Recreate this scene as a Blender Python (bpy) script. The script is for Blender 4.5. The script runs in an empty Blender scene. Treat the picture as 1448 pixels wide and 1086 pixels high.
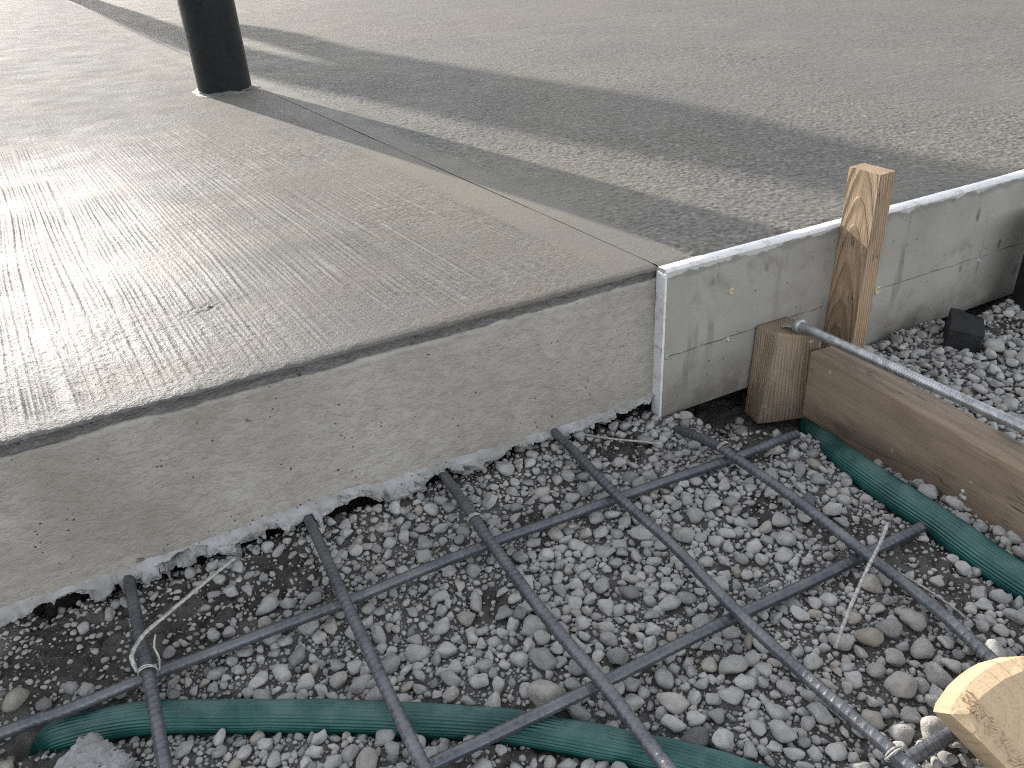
import bpy, bmesh, math, random
import numpy as np
from mathutils import Vector, Matrix

# ------------------------------------------------------------------ camera, sky, sun, exposure
scene = bpy.context.scene
COL = scene.collection
cam_d = bpy.data.cameras.new('camera')
cam = bpy.data.objects.new('camera', cam_d); COL.objects.link(cam)
_R = ((0.8852665969, -0.4619071952, -0.0542659692),      # right
      (-0.2722624848, -0.4201025381, -0.8656714139),     # down
      (0.3770625834, 0.7811245743, -0.4976627449))       # forward
CAM = Vector((-0.65877, -0.86025, 0.68459))
m = Matrix.Identity(4)
for i in range(3):
    m[i][0] = _R[0][i]; m[i][1] = -_R[1][i]; m[i][2] = -_R[2][i]; m[i][3] = CAM[i]
cam.matrix_world = m
cam_d.sensor_width = 36.0
cam_d.lens = 36.0 * 1139.79 / 1448.0
cam_d.clip_start = 0.01; cam_d.clip_end = 500
scene.camera = cam

SUN_EL = math.radians(22.0)
SUN_AZ = Vector((-0.184, 0.983, 0)).normalized()
sun_dir = (SUN_AZ * math.cos(SUN_EL) + Vector((0, 0, math.sin(SUN_EL)))).normalized()
world = bpy.data.worlds.new('World'); scene.world = world
world.use_nodes = True
wn = world.node_tree
sky = wn.nodes.new('ShaderNodeTexSky'); sky.sky_type = 'NISHITA'
sky.sun_disc = False
sky.sun_elevation = SUN_EL
sky.sun_rotation = math.atan2(SUN_AZ.x, SUN_AZ.y)
sky.air_density = 1.0; sky.dust_density = 0.6; sky.ozone_density = 1.0
hs = wn.nodes.new('ShaderNodeHueSaturation'); hs.inputs['Saturation'].default_value = 0.24      # thin high haze: a paler sky
wn.links.new(sky.outputs[0], hs.inputs['Color']); wn.links.new(hs.outputs[0], wn.nodes['Background'].inputs[0])
wn.nodes['Background'].inputs[1].default_value = 0.15
sun_d = bpy.data.lights.new('sun', 'SUN'); sun_d.energy = 2.55; sun_d.angle = math.radians(0.5)
sun_d.color = (1.0, 0.93, 0.83)
sun = bpy.data.objects.new('sun', sun_d); COL.objects.link(sun)
sun.rotation_euler = sun_dir.to_track_quat('Z', 'Y').to_euler()
scene.view_settings.view_transform = 'Standard'
scene.view_settings.look = 'None'
scene.view_settings.gamma = 1.0
scene.view_settings.exposure = 1.5
scene.render.engine = 'CYCLES'
scene.cycles.use_denoising = False
scene.cycles.filter_width = 1.05

rng = np.random.default_rng(11)
random.seed(7)

# ------------------------------------------------------------------ numeric noise
def hsh(ix, iy, seed):
    a = (ix.astype(np.int64) * 374761393 + iy.astype(np.int64) * 668265263 + seed * 982451653) & 0xFFFFFFFF
    a = ((a ^ (a >> 13)) * 1274126177) & 0xFFFFFFFF
    a = a ^ (a >> 16)
    return (a & 0xFFFFFF) / float(0xFFFFFF)

def vn(x, y, s, seed=0):
    x = np.asarray(x, float) / s; y = np.asarray(y, float) / s
    x, y = np.broadcast_arrays(x, y)
    ix = np.floor(x); iy = np.floor(y); fx = x - ix; fy = y - iy
    fx = fx * fx * (3 - 2 * fx); fy = fy * fy * (3 - 2 * fy)
    a = hsh(ix, iy, seed); b = hsh(ix + 1, iy, seed); c = hsh(ix, iy + 1, seed); d = hsh(ix + 1, iy + 1, seed)
    return (a + (b - a) * fx + (c - a) * fy + (a - b - c + d) * fx * fy) * 2 - 1

def fbm(x, y, s, seed=0, o=3):
    r = 0; a = 1.0
    for k in range(o):
        r = r + a * vn(x, y, s / 2 ** k, seed + k * 17); a *= 0.5
    return r

def facet(x, y, s, seed=0):
    """broken-stone facets: nearest jittered seed, each with a tilted plane"""
    x = np.asarray(x, float) / s; y = np.asarray(y, float) / s
    x, y = np.broadcast_arrays(x, y)
    ix = np.floor(x); iy = np.floor(y)
    best = np.full(x.shape, 1e9); h = np.zeros(x.shape)
    for dx in (-1, 0, 1):
        for dy in (-1, 0, 1):
            cx = ix + dx; cy = iy + dy
            px = cx + hsh(cx, cy, seed); py = cy + hsh(cx, cy, seed + 1)
            d = (px - x) ** 2 + (py - y) ** 2
            v = hsh(cx, cy, seed + 2) * 2 - 1 + (x - px) * (hsh(cx, cy, seed + 3) * 2 - 1) * 1.4 + (y - py) * (hsh(cx, cy, seed + 4) * 2 - 1) * 1.4
            k = d < best
            best = np.where(k, d, best); h = np.where(k, v, h)
    return h

def sstep(a, b, x):
    t = np.clip((np.asarray(x, float) - a) / (b - a), 0, 1)
    return t * t * (3 - 2 * t)

# ------------------------------------------------------------------ object helpers
def link(name, me, mat=None, parent=None):
    o = bpy.data.objects.new(name, me); COL.objects.link(o)
    if mat is not None and me is not None: me.materials.append(mat)
    if parent is not None: o.parent = parent
    return o

def tag(o, label, cat, group=None):
    o['label'] = label; o['category'] = cat
    if group: o['group'] = group
    return o

def thing(name, label, cat, loc=(0, 0, 0), rotz=0, group=None):
    o = bpy.data.objects.new(name, None); COL.objects.link(o)
    o.location = loc; o.rotation_euler = (0, 0, rotz); o.empty_display_size = 0.02
    return tag(o, label, cat, group)

def np_mesh(name, V, F, smooth=True):
    """V (n,3), F (m,k) with k = 3 or 4"""
    V = np.ascontiguousarray(V, dtype=np.float32); F = np.ascontiguousarray(F, dtype=np.int32)
    me = bpy.data.meshes.new(name)
    me.vertices.add(len(V)); me.vertices.foreach_set('co', V.ravel())
    n, k = F.shape
    me.loops.add(n * k); me.loops.foreach_set('vertex_index', F.ravel())
    me.polygons.add(n)
    me.polygons.foreach_set('loop_start', np.arange(0, n * k, k, dtype=np.int32))
    me.polygons.foreach_set('loop_total', np.full(n, k, dtype=np.int32))
    me.polygons.foreach_set('use_smooth', np.full(n, smooth, dtype=bool))
    me.update(calc_edges=True); me.validate()
    return me

def grid_faces(nr, nc, wrap=False, flip=False):
    r = np.arange(nr - 1)[:, None]; c = np.arange(nc if wrap else nc - 1)[None, :]
    c2 = (c + 1) % nc
    f = np.stack([r * nc + c, r * nc + c2, (r + 1) * nc + c2, (r + 1) * nc + c], -1).reshape(-1, 4)
    return f[:, ::-1] if flip else f

def catmull(P, step):
    P = np.array(P, float)
    Q = np.vstack([2 * P[0] - P[1], P, 2 * P[-1] - P[-2]])
    out = []
    for i in range(1, len(Q) - 2):
        n = max(2, int(np.linalg.norm(Q[i + 1] - Q[i]) / step))
        t = np.linspace(0, 1, n, endpoint=False)[:, None]
        p0, p1, p2, p3 = Q[i - 1], Q[i], Q[i + 1], Q[i + 2]
        out.append(0.5 * (2 * p1 + (p2 - p0) * t + (2 * p0 - 5 * p1 + 4 * p2 - p3) * t ** 2 + (3 * p1 - p0 - 3 * p2 + p3) * t ** 3))
    out.append(P[-1:])
    return np.vstack(out)

def sweep(path, rad, nseg, name, roll=0.0):
    """tube along path; rad(s, theta) -> radius array"""
    T = np.gradient(path, axis=0); T /= np.linalg.norm(T, axis=1)[:, None]
    up = np.array([0, 0, 1.0])
    B = np.cross(T, up); B /= np.maximum(np.linalg.norm(B, axis=1)[:, None], 1e-6)
    N = np.cross(B, T)
    s = np.r_[0, np.cumsum(np.linalg.norm(np.diff(path, axis=0), axis=1))]
    th = np.linspace(0, 2 * math.pi, nseg, endpoint=False) + roll
    R = rad(s[:, None], th[None, :]) * np.ones((len(s), nseg))
    V = path[:, None, :] + R[..., None] * (np.cos(th)[None, :, None] * B[:, None, :] + np.sin(th)[None, :, None] * N[:, None, :])
    n = len(s)
    F = grid_faces(n, nseg, wrap=True)
    V = np.vstack([V.reshape(-1, 3), path[:1], path[-1:]])
    c = np.arange(nseg); c2 = (c + 1) % nseg
    a = np.stack([c2, c, np.full(nseg, n * nseg), np.full(nseg, n * nseg)], 1)
    b = np.stack([(n - 1) * nseg + c, (n - 1) * nseg + c2, np.full(nseg, n * nseg + 1), np.full(nseg, n * nseg + 1)], 1)
    me = bpy.data.meshes.new(name)
    faces = [tuple(f) for f in F.tolist()] + [tuple(f[:3]) for f in a.tolist()] + [tuple(f[:3]) for f in b.tolist()]
    me.from_pydata(V.tolist(), [], faces)
    me.polygons.foreach_set('use_smooth', np.ones(len(me.polygons), dtype=bool))
    me.update()
    return me

def hexa(corners, name, bevel=0.0015, cuts=0, wob=0.0, seed=0, segs=2):
    """eight corners: bottom ring (4, ccw) then top ring (4)"""
    bm = bmesh.new()
    v = [bm.verts.new(c) for c in corners]
    for f in ((3, 2, 1, 0), (4, 5, 6, 7), (0, 1, 5, 4), (1, 2, 6, 5), (2, 3, 7, 6), (3, 0, 4, 7)):
        bm.faces.new([v[i] for i in f])
    bmesh.ops.recalc_face_normals(bm, faces=bm.faces)
    if cuts:
        bmesh.ops.subdivide_edges(bm, edges=bm.edges[:], cuts=cuts, use_grid_fill=True)
    if bevel:
        es = [e for e in bm.edges if len(e.link_faces) == 2 and e.calc_face_angle(0) > 0.6]
        bmesh.ops.bevel(bm, geom=es, offset=bevel, segments=segs, profile=0.6, affect='EDGES', clamp_overlap=True)
    if wob:
        from mathutils import noise as mn
        for q in bm.verts:
            p = q.co * 60 + Vector((seed * 7.3, seed * 3.1, 0))
            q.co += Vector((mn.noise(p), mn.noise(p + Vector((31, 0, 0))), mn.noise(p + Vector((0, 57, 0))))) * wob
    me = bpy.data.meshes.new(name); bm.to_mesh(me); bm.free()
    for p in me.polygons: p.use_smooth = False
    return me

def box(cx, cy, cz, sx, sy, sz):
    x0, x1, y0, y1, z0, z1 = cx - sx / 2, cx + sx / 2, cy - sy / 2, cy + sy / 2, cz - sz / 2, cz + sz / 2
    return [(x0, y0, z0), (x1, y0, z0), (x1, y1, z0), (x0, y1, z0), (x0, y0, z1), (x1, y0, z1), (x1, y1, z1), (x0, y1, z1)]

# ------------------------------------------------------------------ node helper
class NT:
    def __init__(s, name):
        s.m = bpy.data.materials.new(name); s.m.use_nodes = True
        s.t = s.m.node_tree; s.b = s.t.nodes['Principled BSDF']
        s.co = s.t.nodes.new('ShaderNodeTexCoord')
    def set(s, sock, v):
        if isinstance(v, bpy.types.NodeSocket): s.t.links.new(v, sock)
        elif isinstance(v, (tuple, list)) and len(v) == 3 and sock.type == 'RGBA': sock.default_value = (*v, 1)
        else: sock.default_value = v
    def n(s, typ, ins=None, out=0, **props):
        d = s.t.nodes.new('ShaderNode' + typ)
        for k, v in props.items(): setattr(d, k, v)
        for k, v in (ins or {}).items(): s.set(d.inputs[k], v)
        return d.outputs[out]
    def obj(s): return s.co.outputs['Object']
    def xyz(s, v=None):
        d = s.t.nodes.new('ShaderNodeSeparateXYZ'); s.t.links.new(v if v is not None else s.obj(), d.inputs[0])
        return d.outputs
    def comb(s, x, y, z): return s.n('CombineXYZ', {0: x, 1: y, 2: z})
    def scl(s, v, k): return s.n('VectorMath', {0: v, 1: k if isinstance(k, (tuple, list)) else (k, k, k)}, operation='MULTIPLY')
    def vadd(s, a, b): return s.n('VectorMath', {0: a, 1: b}, operation='ADD')
    def m2(s, op, a, b=0.0, c=0.0, clamp=False):
        return s.n('Math', {0: a, 1: b, 2: c}, operation=op, use_clamp=clamp)
    def noise(s, v, scale, detail=2.0, rough=0.5, dist=0.0, out=0, lac=2.0):
        return s.n('TexNoise', {'Vector': v, 'Scale': scale, 'Detail': detail, 'Roughness': rough, 'Distortion': dist, 'Lacunarity': lac}, out)
    def voro(s, v, scale, feature='F1', out=0, rnd=1.0):
        return s.n('TexVoronoi', {'Vector': v, 'Scale': scale, 'Randomness': rnd}, out, feature=feature)
    def mr(s, v, a, b, c=0.0, d=1.0, smooth=False):
        return s.n('MapRange', {0: v, 1: a, 2: b, 3: c, 4: d}, interpolation_type='SMOOTHSTEP' if smooth else 'LINEAR')
    def mix(s, f, a, b, bt='MIX'):
        d = s.t.nodes.new('ShaderNodeMix'); d.data_type = 'RGBA'; d.blend_type = bt
        s.set(d.inputs[0], f); s.set(d.inputs[6], a); s.set(d.inputs[7], b)
        return d.outputs[2]
    def fmix(s, f, a, b): return s.m2('ADD', s.m2('MULTIPLY', a, s.m2('SUBTRACT', 1.0, f)), s.m2('MULTIPLY', b, f))
    def ramp(s, f, stops):
        d = s.t.nodes.new('ShaderNodeValToRGB'); s.t.links.new(f, d.inputs[0])
        e = d.color_ramp.elements
        while len(e) < len(stops): e.new(0.5)
        for q, (p, c) in zip(e, stops): q.position = p; q.color = (*c, 1) if len(c) == 3 else c
        return d.outputs[0]
    def bump(s, h, dist, nrm=None, strength=1.0):
        i = {'Height': h, 'Distance': dist, 'Strength': strength}
        if nrm is not None: i['Normal'] = nrm
        return s.n('Bump', i)
    def done(s, col=None, rough=None, nrm=None, metal=None, spec=None):
        if col is not None: s.set(s.b.inputs['Base Color'], col)
        if rough is not None: s.set(s.b.inputs['Roughness'], rough)
        if nrm is not None: s.set(s.b.inputs['Normal'], nrm)
        if metal is not None: s.set(s.b.inputs['Metallic'], metal)
        if spec is not None: s.set(s.b.inputs['Specular IOR Level'], spec)
        return s.m

JX = -0.062          # the control joint runs along x = JX * y

def mat_slab(name, broomed):
    k = NT(name); P = k.obj(); X, Y, Z = k.xyz()
    jd = k.m2('SUBTRACT', X, k.m2('MULTIPLY', Y, JX))                      # signed distance from the joint
    big = k.noise(P, 2.2, 3, 0.55); mid = k.noise(P, 9, 4, 0.6); fine = k.noise(P, 420, 2, 0.6)
    warm = k.mr(big, 0.40, 0.62, smooth=True)
    if broomed:
        ang = k.m2('MULTIPLY', Y, 0.095)
        warp = k.m2('MULTIPLY', k.m2('SUBTRACT', k.noise(P, 2.5, 2), 0.5), 0.035)
        fine_w = k.m2('MULTIPLY', k.m2('SUBTRACT', k.noise(P, 60, 2), 0.5), 0.0022)
        u = k.m2('ADD', k.m2('ADD', k.m2('ADD', X, ang), warp), fine_w)
        ridges = k.noise(k.comb(k.m2('MULTIPLY', u, 150.0), k.m2('MULTIPLY', Y, 7.0), 0.0), 1.0, 3, 0.62)
        ridges = k.m2('POWER', k.mr(ridges, 0.25, 0.72), 0.8)
        lineh = k.noise(k.comb(k.m2('MULTIPLY', u, 420.0), k.m2('MULTIPLY', Y, 12.0), 3.0), 1.0, 2, 0.6)
        grain = k.noise(P, 330, 3, 0.65)
        clod = k.noise(P, 120, 2, 0.6)
        far = k.mr(Y, 0.9, 2.0, 1.0, 0.12, smooth=True)
        edge = k.mr(Y, 0.02, 0.16, 0.25, 1.0, smooth=True)                 # the broom was lifted short of the edge
        side = k.mr(X, -0.42, -0.12, 1.0, 0.22, smooth=True)
        wv = k.mr(k.noise(k.comb(k.m2('MULTIPLY', X, 1.0), k.m2('MULTIPLY', Y, 1.0), 7.0), 7, 2), 0.3, 0.65, 0.45, 1.1)
        band = k.mr(jd, -0.075, -0.060, 1.0, 0.0, smooth=True)             # smooth trowelled margin along the joint
        amp = k.m2('MULTIPLY', k.m2('MULTIPLY', k.m2('MULTIPLY', far, edge), k.m2('MULTIPLY', side, wv)), band)
        bandg = k.mr(band, 0, 1, 0.25, 1.0)
        gamp = k.m2('MULTIPLY', k.mr(k.noise(P, 5, 2), 0.3, 0.7, 0.55, 1.2), bandg)
        far2 = k.mr(Y, 3.0, 5.0, 0.0, 1.0)
        h = k.m2('MULTIPLY', k.m2('MULTIPLY', grain, gamp), 0.0020)
        h = k.m2('ADD', h, k.m2('MULTIPLY', fine, 0.0007))
        h = k.m2('ADD', h, k.m2('MULTIPLY', k.m2('MULTIPLY', clod, far2), 0.005))
        smear = k.m2('MULTIPLY', k.mr(k.noise(k.comb(k.m2('MULTIPLY', X, 1.0), k.m2('MULTIPLY', Y, 2.0), 1.0), 4.5, 2), 0.45, 0.62, smooth=True), 1.0)
        wetl = k.mr(X, -0.75, -0.25, 1.0, 0.0, smooth=True)
        col = k.mix(k.m2('MULTIPLY', k.mr(X, -0.65, -0.2, 0.15, 1.0, smooth=True), k.mr(warm, 0, 1, 0.45, 1.0)), (0.118, 0.117, 0.117), (0.162, 0.149, 0.124))
        col = k.mix(k.m2('MULTIPLY', smear, 0.35), col, (0.165, 0.142, 0.108))
        rough = k.fmix(k.m2('MULTIPLY', wetl, k.mr(Y, 0.3, 2.2, 1.0, 0.0, smooth=True)), k.mr(mid, 0.3, 0.7, 0.74, 0.86), k.mr(mid, 0.3, 0.7, 0.42, 0.54))
    else:
        sw = k.n('VectorMath', {0: P, 1: k.scl(k.noise(P, 6, 2, out=1), 0.06)}, operation='ADD')
        grain = k.noise(k.scl(sw, (1.0, 0.75, 1)), 210, 3, 0.62)
        clod = k.noise(k.scl(sw, (0.8, 1.2, 1)), 85, 2, 0.6)
        drag = k.noise(k.comb(k.m2('MULTIPLY', X, 9.0), k.m2('MULTIPLY', Y, 60.0), 0.0), 1.0, 3, 0.6)
        band = k.mr(jd, 0.050, 0.068, 0.12, 1.0, smooth=True)
        zone = k.mr(k.noise(P, 1.7, 3, 0.6), 0.36, 0.60, 0.35, 1.15, smooth=True)
        rightz = k.mr(X, 2.2, 2.5, 1.0, 0.45, smooth=True)
        amp = k.m2('MULTIPLY', k.m2('MULTIPLY', band, zone), rightz)
        far2 = k.mr(Y, 3.0, 5.0, 0.0, 1.0)
        h = k.m2('MULTIPLY', k.m2('MULTIPLY', grain, amp), 0.0020)
        h = k.m2('ADD', h, k.m2('MULTIPLY', k.m2('MULTIPLY', clod, far2), 0.005))
        h = k.m2('ADD', h, k.m2('MULTIPLY', fine, 0.0007))
        # faint joints far out on the slab, and the next pour beyond them
        j2 = k.mr(k.m2('ABSOLUTE', k.m2('SUBTRACT', Y, 2.72)), 0.0, 0.012, -1.0, 0.0)
        h = k.m2('ADD', h, k.m2('MULTIPLY', j2, 0.004))
        col = k.mix(warm, (0.142, 0.136, 0.125), (0.164, 0.152, 0.129))
        col = k.mix(k.m2('MULTIPLY', k.mr(X, 2.38, 2.42), 0.55), col, (0.140, 0.130, 0.110))
        col = k.mix(k.m2('MULTIPLY', k.mr(Y, 2.71, 2.73), 0.5), col, (0.150, 0.132, 0.108))
        rough = k.mr(mid, 0.3, 0.7, 0.68, 0.85)
    col = k.mix(k.mr(fine, 0.35, 0.7, 0.0, 0.30), col, k.mix(0.5, col, (0.12, 0.115, 0.11)))
    col = k.mix(k.mr(grain, 0.34, 0.62, 0.42, 0.0), col, k.mix(0.65, col, (0.06, 0.058, 0.055)))
    speck = k.mr(k.voro(P, 38), 0.03, 0.06, 0.5, 0.0)
    col = k.mix(k.m2('MULTIPLY', speck, k.mr(k.noise(P, 8, 1), 0.5, 0.6)), col, (0.08, 0.075, 0.07))
    hgt = k.n('Attribute', out=2, attribute_name='height')                 # groove shade and ridge highlights painted into the colour, besides wetness and pale paste
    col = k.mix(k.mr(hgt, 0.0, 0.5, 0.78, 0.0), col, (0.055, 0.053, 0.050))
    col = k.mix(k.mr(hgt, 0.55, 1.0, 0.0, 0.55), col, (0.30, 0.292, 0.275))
    joint = k.mr(k.m2('ABSOLUTE', k.m2('ADD', jd, k.m2('MULTIPLY', k.m2('SUBTRACT', mid, 0.5), 0.004))), 0.0006, 0.0016, 1.0, 0.0)
    col = k.mix(k.m2('MULTIPLY', joint, k.mr(k.noise(P, 60, 2), 0.3, 0.7, 0.1, 0.8)), col, (0.055, 0.053, 0.05))
    return k.done(col, rough, k.bump(h, 1.0), spec=0.14)

def mat_face():
    k = NT('concrete_face'); P = k.obj(); X, Y, Z = k.xyz()
    a = k.noise(P, 6, 4, 0.6); b = k.noise(k.scl(P, (1, 1, 1.8)), 38, 4, 0.65); c = k.noise(P, 260, 3, 0.6)
    flake = k.noise(k.scl(P, (1.0, 1.0, 1.8)), 75, 3, 0.55, 1.6)
    col = k.mix(k.mr(a, 0.35, 0.65), (0.275, 0.255, 0.226), (0.335, 0.313, 0.280))
    col = k.mix(k.mr(b, 0.48, 0.75, 0.0, 0.55), col, (0.20, 0.182, 0.155))
    col = k.mix(k.mr(b, 0.25, 0.42, 0.4, 0.0), col, (0.37, 0.36, 0.33))
    damp = k.noise(k.scl(P, (1.0, 1.0, 0.55)), 3.4, 4, 0.62, 0.4)               # broad damp and dirt stains
    col = k.mix(k.mr(damp, 0.50, 0.66, 0.0, 0.42), col, (0.165, 0.148, 0.122))
    col = k.mix(k.mr(damp, 0.30, 0.42, 0.30, 0.0), col, (0.40, 0.385, 0.352))
    voids = k.m2('MULTIPLY', k.mr(k.voro(k.vadd(P, k.scl(k.noise(P, 120, 2, out=1), 0.008)), 17), 0.05, 0.09, 1.0, 0.0), k.mr(k.noise(P, 5, 2), 0.48, 0.52))
    col = k.mix(k.m2('MULTIPLY', voids, 0.8), col, (0.075, 0.068, 0.058))
    # bug holes
    hole = k.mr(k.voro(P, 55), 0.04, 0.11, 1.0, 0.0)
    hole = k.m2('MAXIMUM', k.m2('MULTIPLY', hole, k.mr(k.noise(P, 30, 1), 0.55, 0.59)), k.m2('MULTIPLY', k.mr(k.voro(P, 150), 0.10, 0.2, 1.0, 0.0), k.mr(k.noise(P, 26, 2), 0.60, 0.64)))
    col = k.mix(hole, col, (0.05, 0.047, 0.042))
    col = k.mix(k.mr(flake, 0.52, 0.66, 0.0, 0.45), col, (0.175, 0.158, 0.132))
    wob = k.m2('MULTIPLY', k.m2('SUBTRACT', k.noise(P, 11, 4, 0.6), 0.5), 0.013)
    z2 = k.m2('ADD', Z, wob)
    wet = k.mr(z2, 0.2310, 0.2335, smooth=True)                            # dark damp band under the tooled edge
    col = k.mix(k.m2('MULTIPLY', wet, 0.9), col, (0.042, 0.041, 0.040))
    pale = k.m2('MULTIPLY', k.mr(z2, 0.2245, 0.2285, smooth=True), k.mr(z2, 0.2300, 0.2315, 1.0, 0.0))
    col = k.mix(k.m2('MULTIPLY', pale, 0.22), col, (0.42, 0.41, 0.38))
    h = k.m2('ADD', k.m2('MULTIPLY', b, 0.0015), k.m2('MULTIPLY', c, 0.0005))
    h = k.m2('ADD', h, k.m2('MULTIPLY', k.mr(flake, 0.42, 0.6), 0.0005))
    h = k.m2('SUBTRACT', h, k.m2('ADD', k.m2('MULTIPLY', voids, 0.002), k.m2('MULTIPLY', hole, 0.003)))
    rough = k.fmix(wet, 0.85, 0.33)
    return k.done(col, rough, k.bump(h, 1.0))

def mat_lip():
    k = NT('broken_plaster'); P = k.obj()
    a = k.noise(P, 18, 4, 0.6); b = k.noise(P, 90, 4, 0.65); c = k.noise(P, 420, 2)
    col = k.mix(k.mr(a, 0.4, 0.62), (0.25, 0.245, 0.235), (0.36, 0.362, 0.372))
    col = k.mix(k.mr(b, 0.46, 0.68, 0.0, 0.7), col, (0.19, 0.178, 0.155))
    hole = k.m2('MULTIPLY', k.mr(k.voro(P, 110), 0.06, 0.15, 1.0, 0.0), k.mr(k.noise(P, 40, 1), 0.5, 0.56))
    col = k.mix(hole, col, (0.09, 0.085, 0.08))
    h = k.m2('ADD', k.m2('MULTIPLY', b, 0.0025), k.m2('MULTIPLY', c, 0.0006))
    return k.done(col, 0.9, k.bump(k.m2('SUBTRACT', h, k.m2('MULTIPLY', hole, 0.002)), 1.0))

def mat_panel():
    k = NT('form_panel_face'); P = k.obj(); X, Y, Z = k.xyz()
    a = k.noise(P, 5, 4, 0.6); b = k.noise(P, 24, 4, 0.65); c = k.noise(P, 300, 2)
    col = k.mix(k.mr(a, 0.35, 0.65), (0.215, 0.201, 0.179), (0.295, 0.280, 0.254))
    low = k.mr(Z, 0.02, 0.10, 1.0, 0.0, smooth=True)
    col = k.mix(k.m2('MULTIPLY', low, k.mr(b, 0.4, 0.6, 0.15, 0.85)), col, (0.15, 0.135, 0.112))
    # vertical run stains, small dark spatters, hairline seams
    run = k.noise(k.comb(k.m2('MULTIPLY', X, 38.0), 0.0, k.m2('MULTIPLY', Z, 5.0)), 1.0, 3, 0.6)
    runm = k.m2('MULTIPLY', k.mr(run, 0.54, 0.66, smooth=True), k.mr(k.noise(P, 9, 2), 0.42, 0.6))
    col = k.mix(k.m2('MULTIPLY', runm, 0.7), col, (0.13, 0.122, 0.108))
    sp = k.n('TexVoronoi', {'Vector': k.scl(P, (1.0, 1.0, 0.45)), 'Scale': 30.0}, 0, feature='F1')
    spm = k.m2('MULTIPLY', k.mr(sp, 0.10, 0.22, 1.0, 0.0), k.mr(k.noise(P, 11, 2), k.mr(X, 0.3, 0.5, 0.56, 0.47), 0.60))
    col = k.mix(k.m2('MULTIPLY', spm, 0.85), col, (0.045, 0.043, 0.04))
    hole = k.m2('MULTIPLY', k.mr(k.voro(P, 80), 0.05, 0.11, 1.0, 0.0), k.mr(k.noise(P, 33, 1), 0.52, 0.57))
    col = k.mix(hole, col, (0.08, 0.076, 0.07))
    wz = k.m2('ADD', Z, k.m2('MULTIPLY', k.m2('SUBTRACT', k.noise(P, 20, 3), 0.5), 0.010))
    seam = k.mr(k.m2('ABSOLUTE', k.m2('SUBTRACT', wz, 0.112)), 0.0003, 0.0013, 1.0, 0.0)
    seam = k.m2('MULTIPLY', seam, k.mr(k.noise(P, 26, 3), 0.36, 0.6))
    vx = k.m2('ADD', X, k.m2('MULTIPLY', k.m2('SUBTRACT', k.noise(P, 10, 2), 0.5), 0.006))
    v1 = k.mr(k.m2('ABSOLUTE', k.m2('SUBTRACT', vx, 0.205)), 0.0003, 0.0013, 1.0, 0.0)
    stain = k.m2('MULTIPLY', k.mr(k.m2('ABSOLUTE', k.m2('SUBTRACT', vx, 0.213)), 0.002, 0.007, 1.0, 0.0, smooth=True), k.mr(k.noise(P, 18, 3), 0.35, 0.6, 0.1, 0.8))
    col = k.mix(k.m2('MULTIPLY', stain, 0.5), col, (0.13, 0.122, 0.108))
    seam = k.m2('MAXIMUM', seam, k.m2('MULTIPLY', v1, 0.2))
    col = k.mix(k.m2('MULTIPLY', seam, 0.5), col, (0.07, 0.066, 0.06))
    top = k.m2('MULTIPLY', k.mr(k.m2('ADD', Z, k.m2('MULTIPLY', k.m2('SUBTRACT', b, 0.5), 0.03)), 0.232, 0.239, smooth=True), 0.65)
    col = k.mix(top, col, (0.15, 0.146, 0.14))
    smear = k.m2('MULTIPLY', k.mr(k.m2('ADD', Z, k.m2('MULTIPLY', k.m2('SUBTRACT', k.noise(P, 35, 3), 0.5), 0.03)), 0.241, 0.244), 0.75)
    col = k.mix(smear, col, (0.46, 0.455, 0.44))
    blot = k.noise(P, 13, 4, 0.7, 0.6)
    col = k.mix(k.mr(blot, 0.56, 0.70, 0.0, 0.55), col, (0.145, 0.13, 0.108))
    h = k.m2('ADD', k.m2('MULTIPLY', b, 0.0012), k.m2('MULTIPLY', c, 0.0003))
    h = k.m2('SUBTRACT', h, k.m2('ADD', k.m2('MULTIPLY', hole, 0.003), k.m2('MULTIPLY', seam, 0.002)))
    return k.done(col, 0.8, k.bump(h, 1.0))

def mat_white():
    k = NT('white_trim'); P = k.obj()
    a = k.noise(P, 45, 4, 0.65); b = k.noise(P, 240, 2)
    col = k.mix(k.mr(a, 0.50, 0.68), (0.60, 0.60, 0.605), (0.40, 0.39, 0.375))
    sp = k.m2('MULTIPLY', k.mr(k.voro(P, 130), 0.10, 0.2, 1.0, 0.0), k.mr(k.noise(P, 28, 2), 0.54, 0.58))
    col = k.mix(sp, col, (0.14, 0.13, 0.12))
    return k.done(col, 0.55, k.bump(k.m2('ADD', a, k.m2('MULTIPLY', b, 0.3)), 0.0012))

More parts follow.
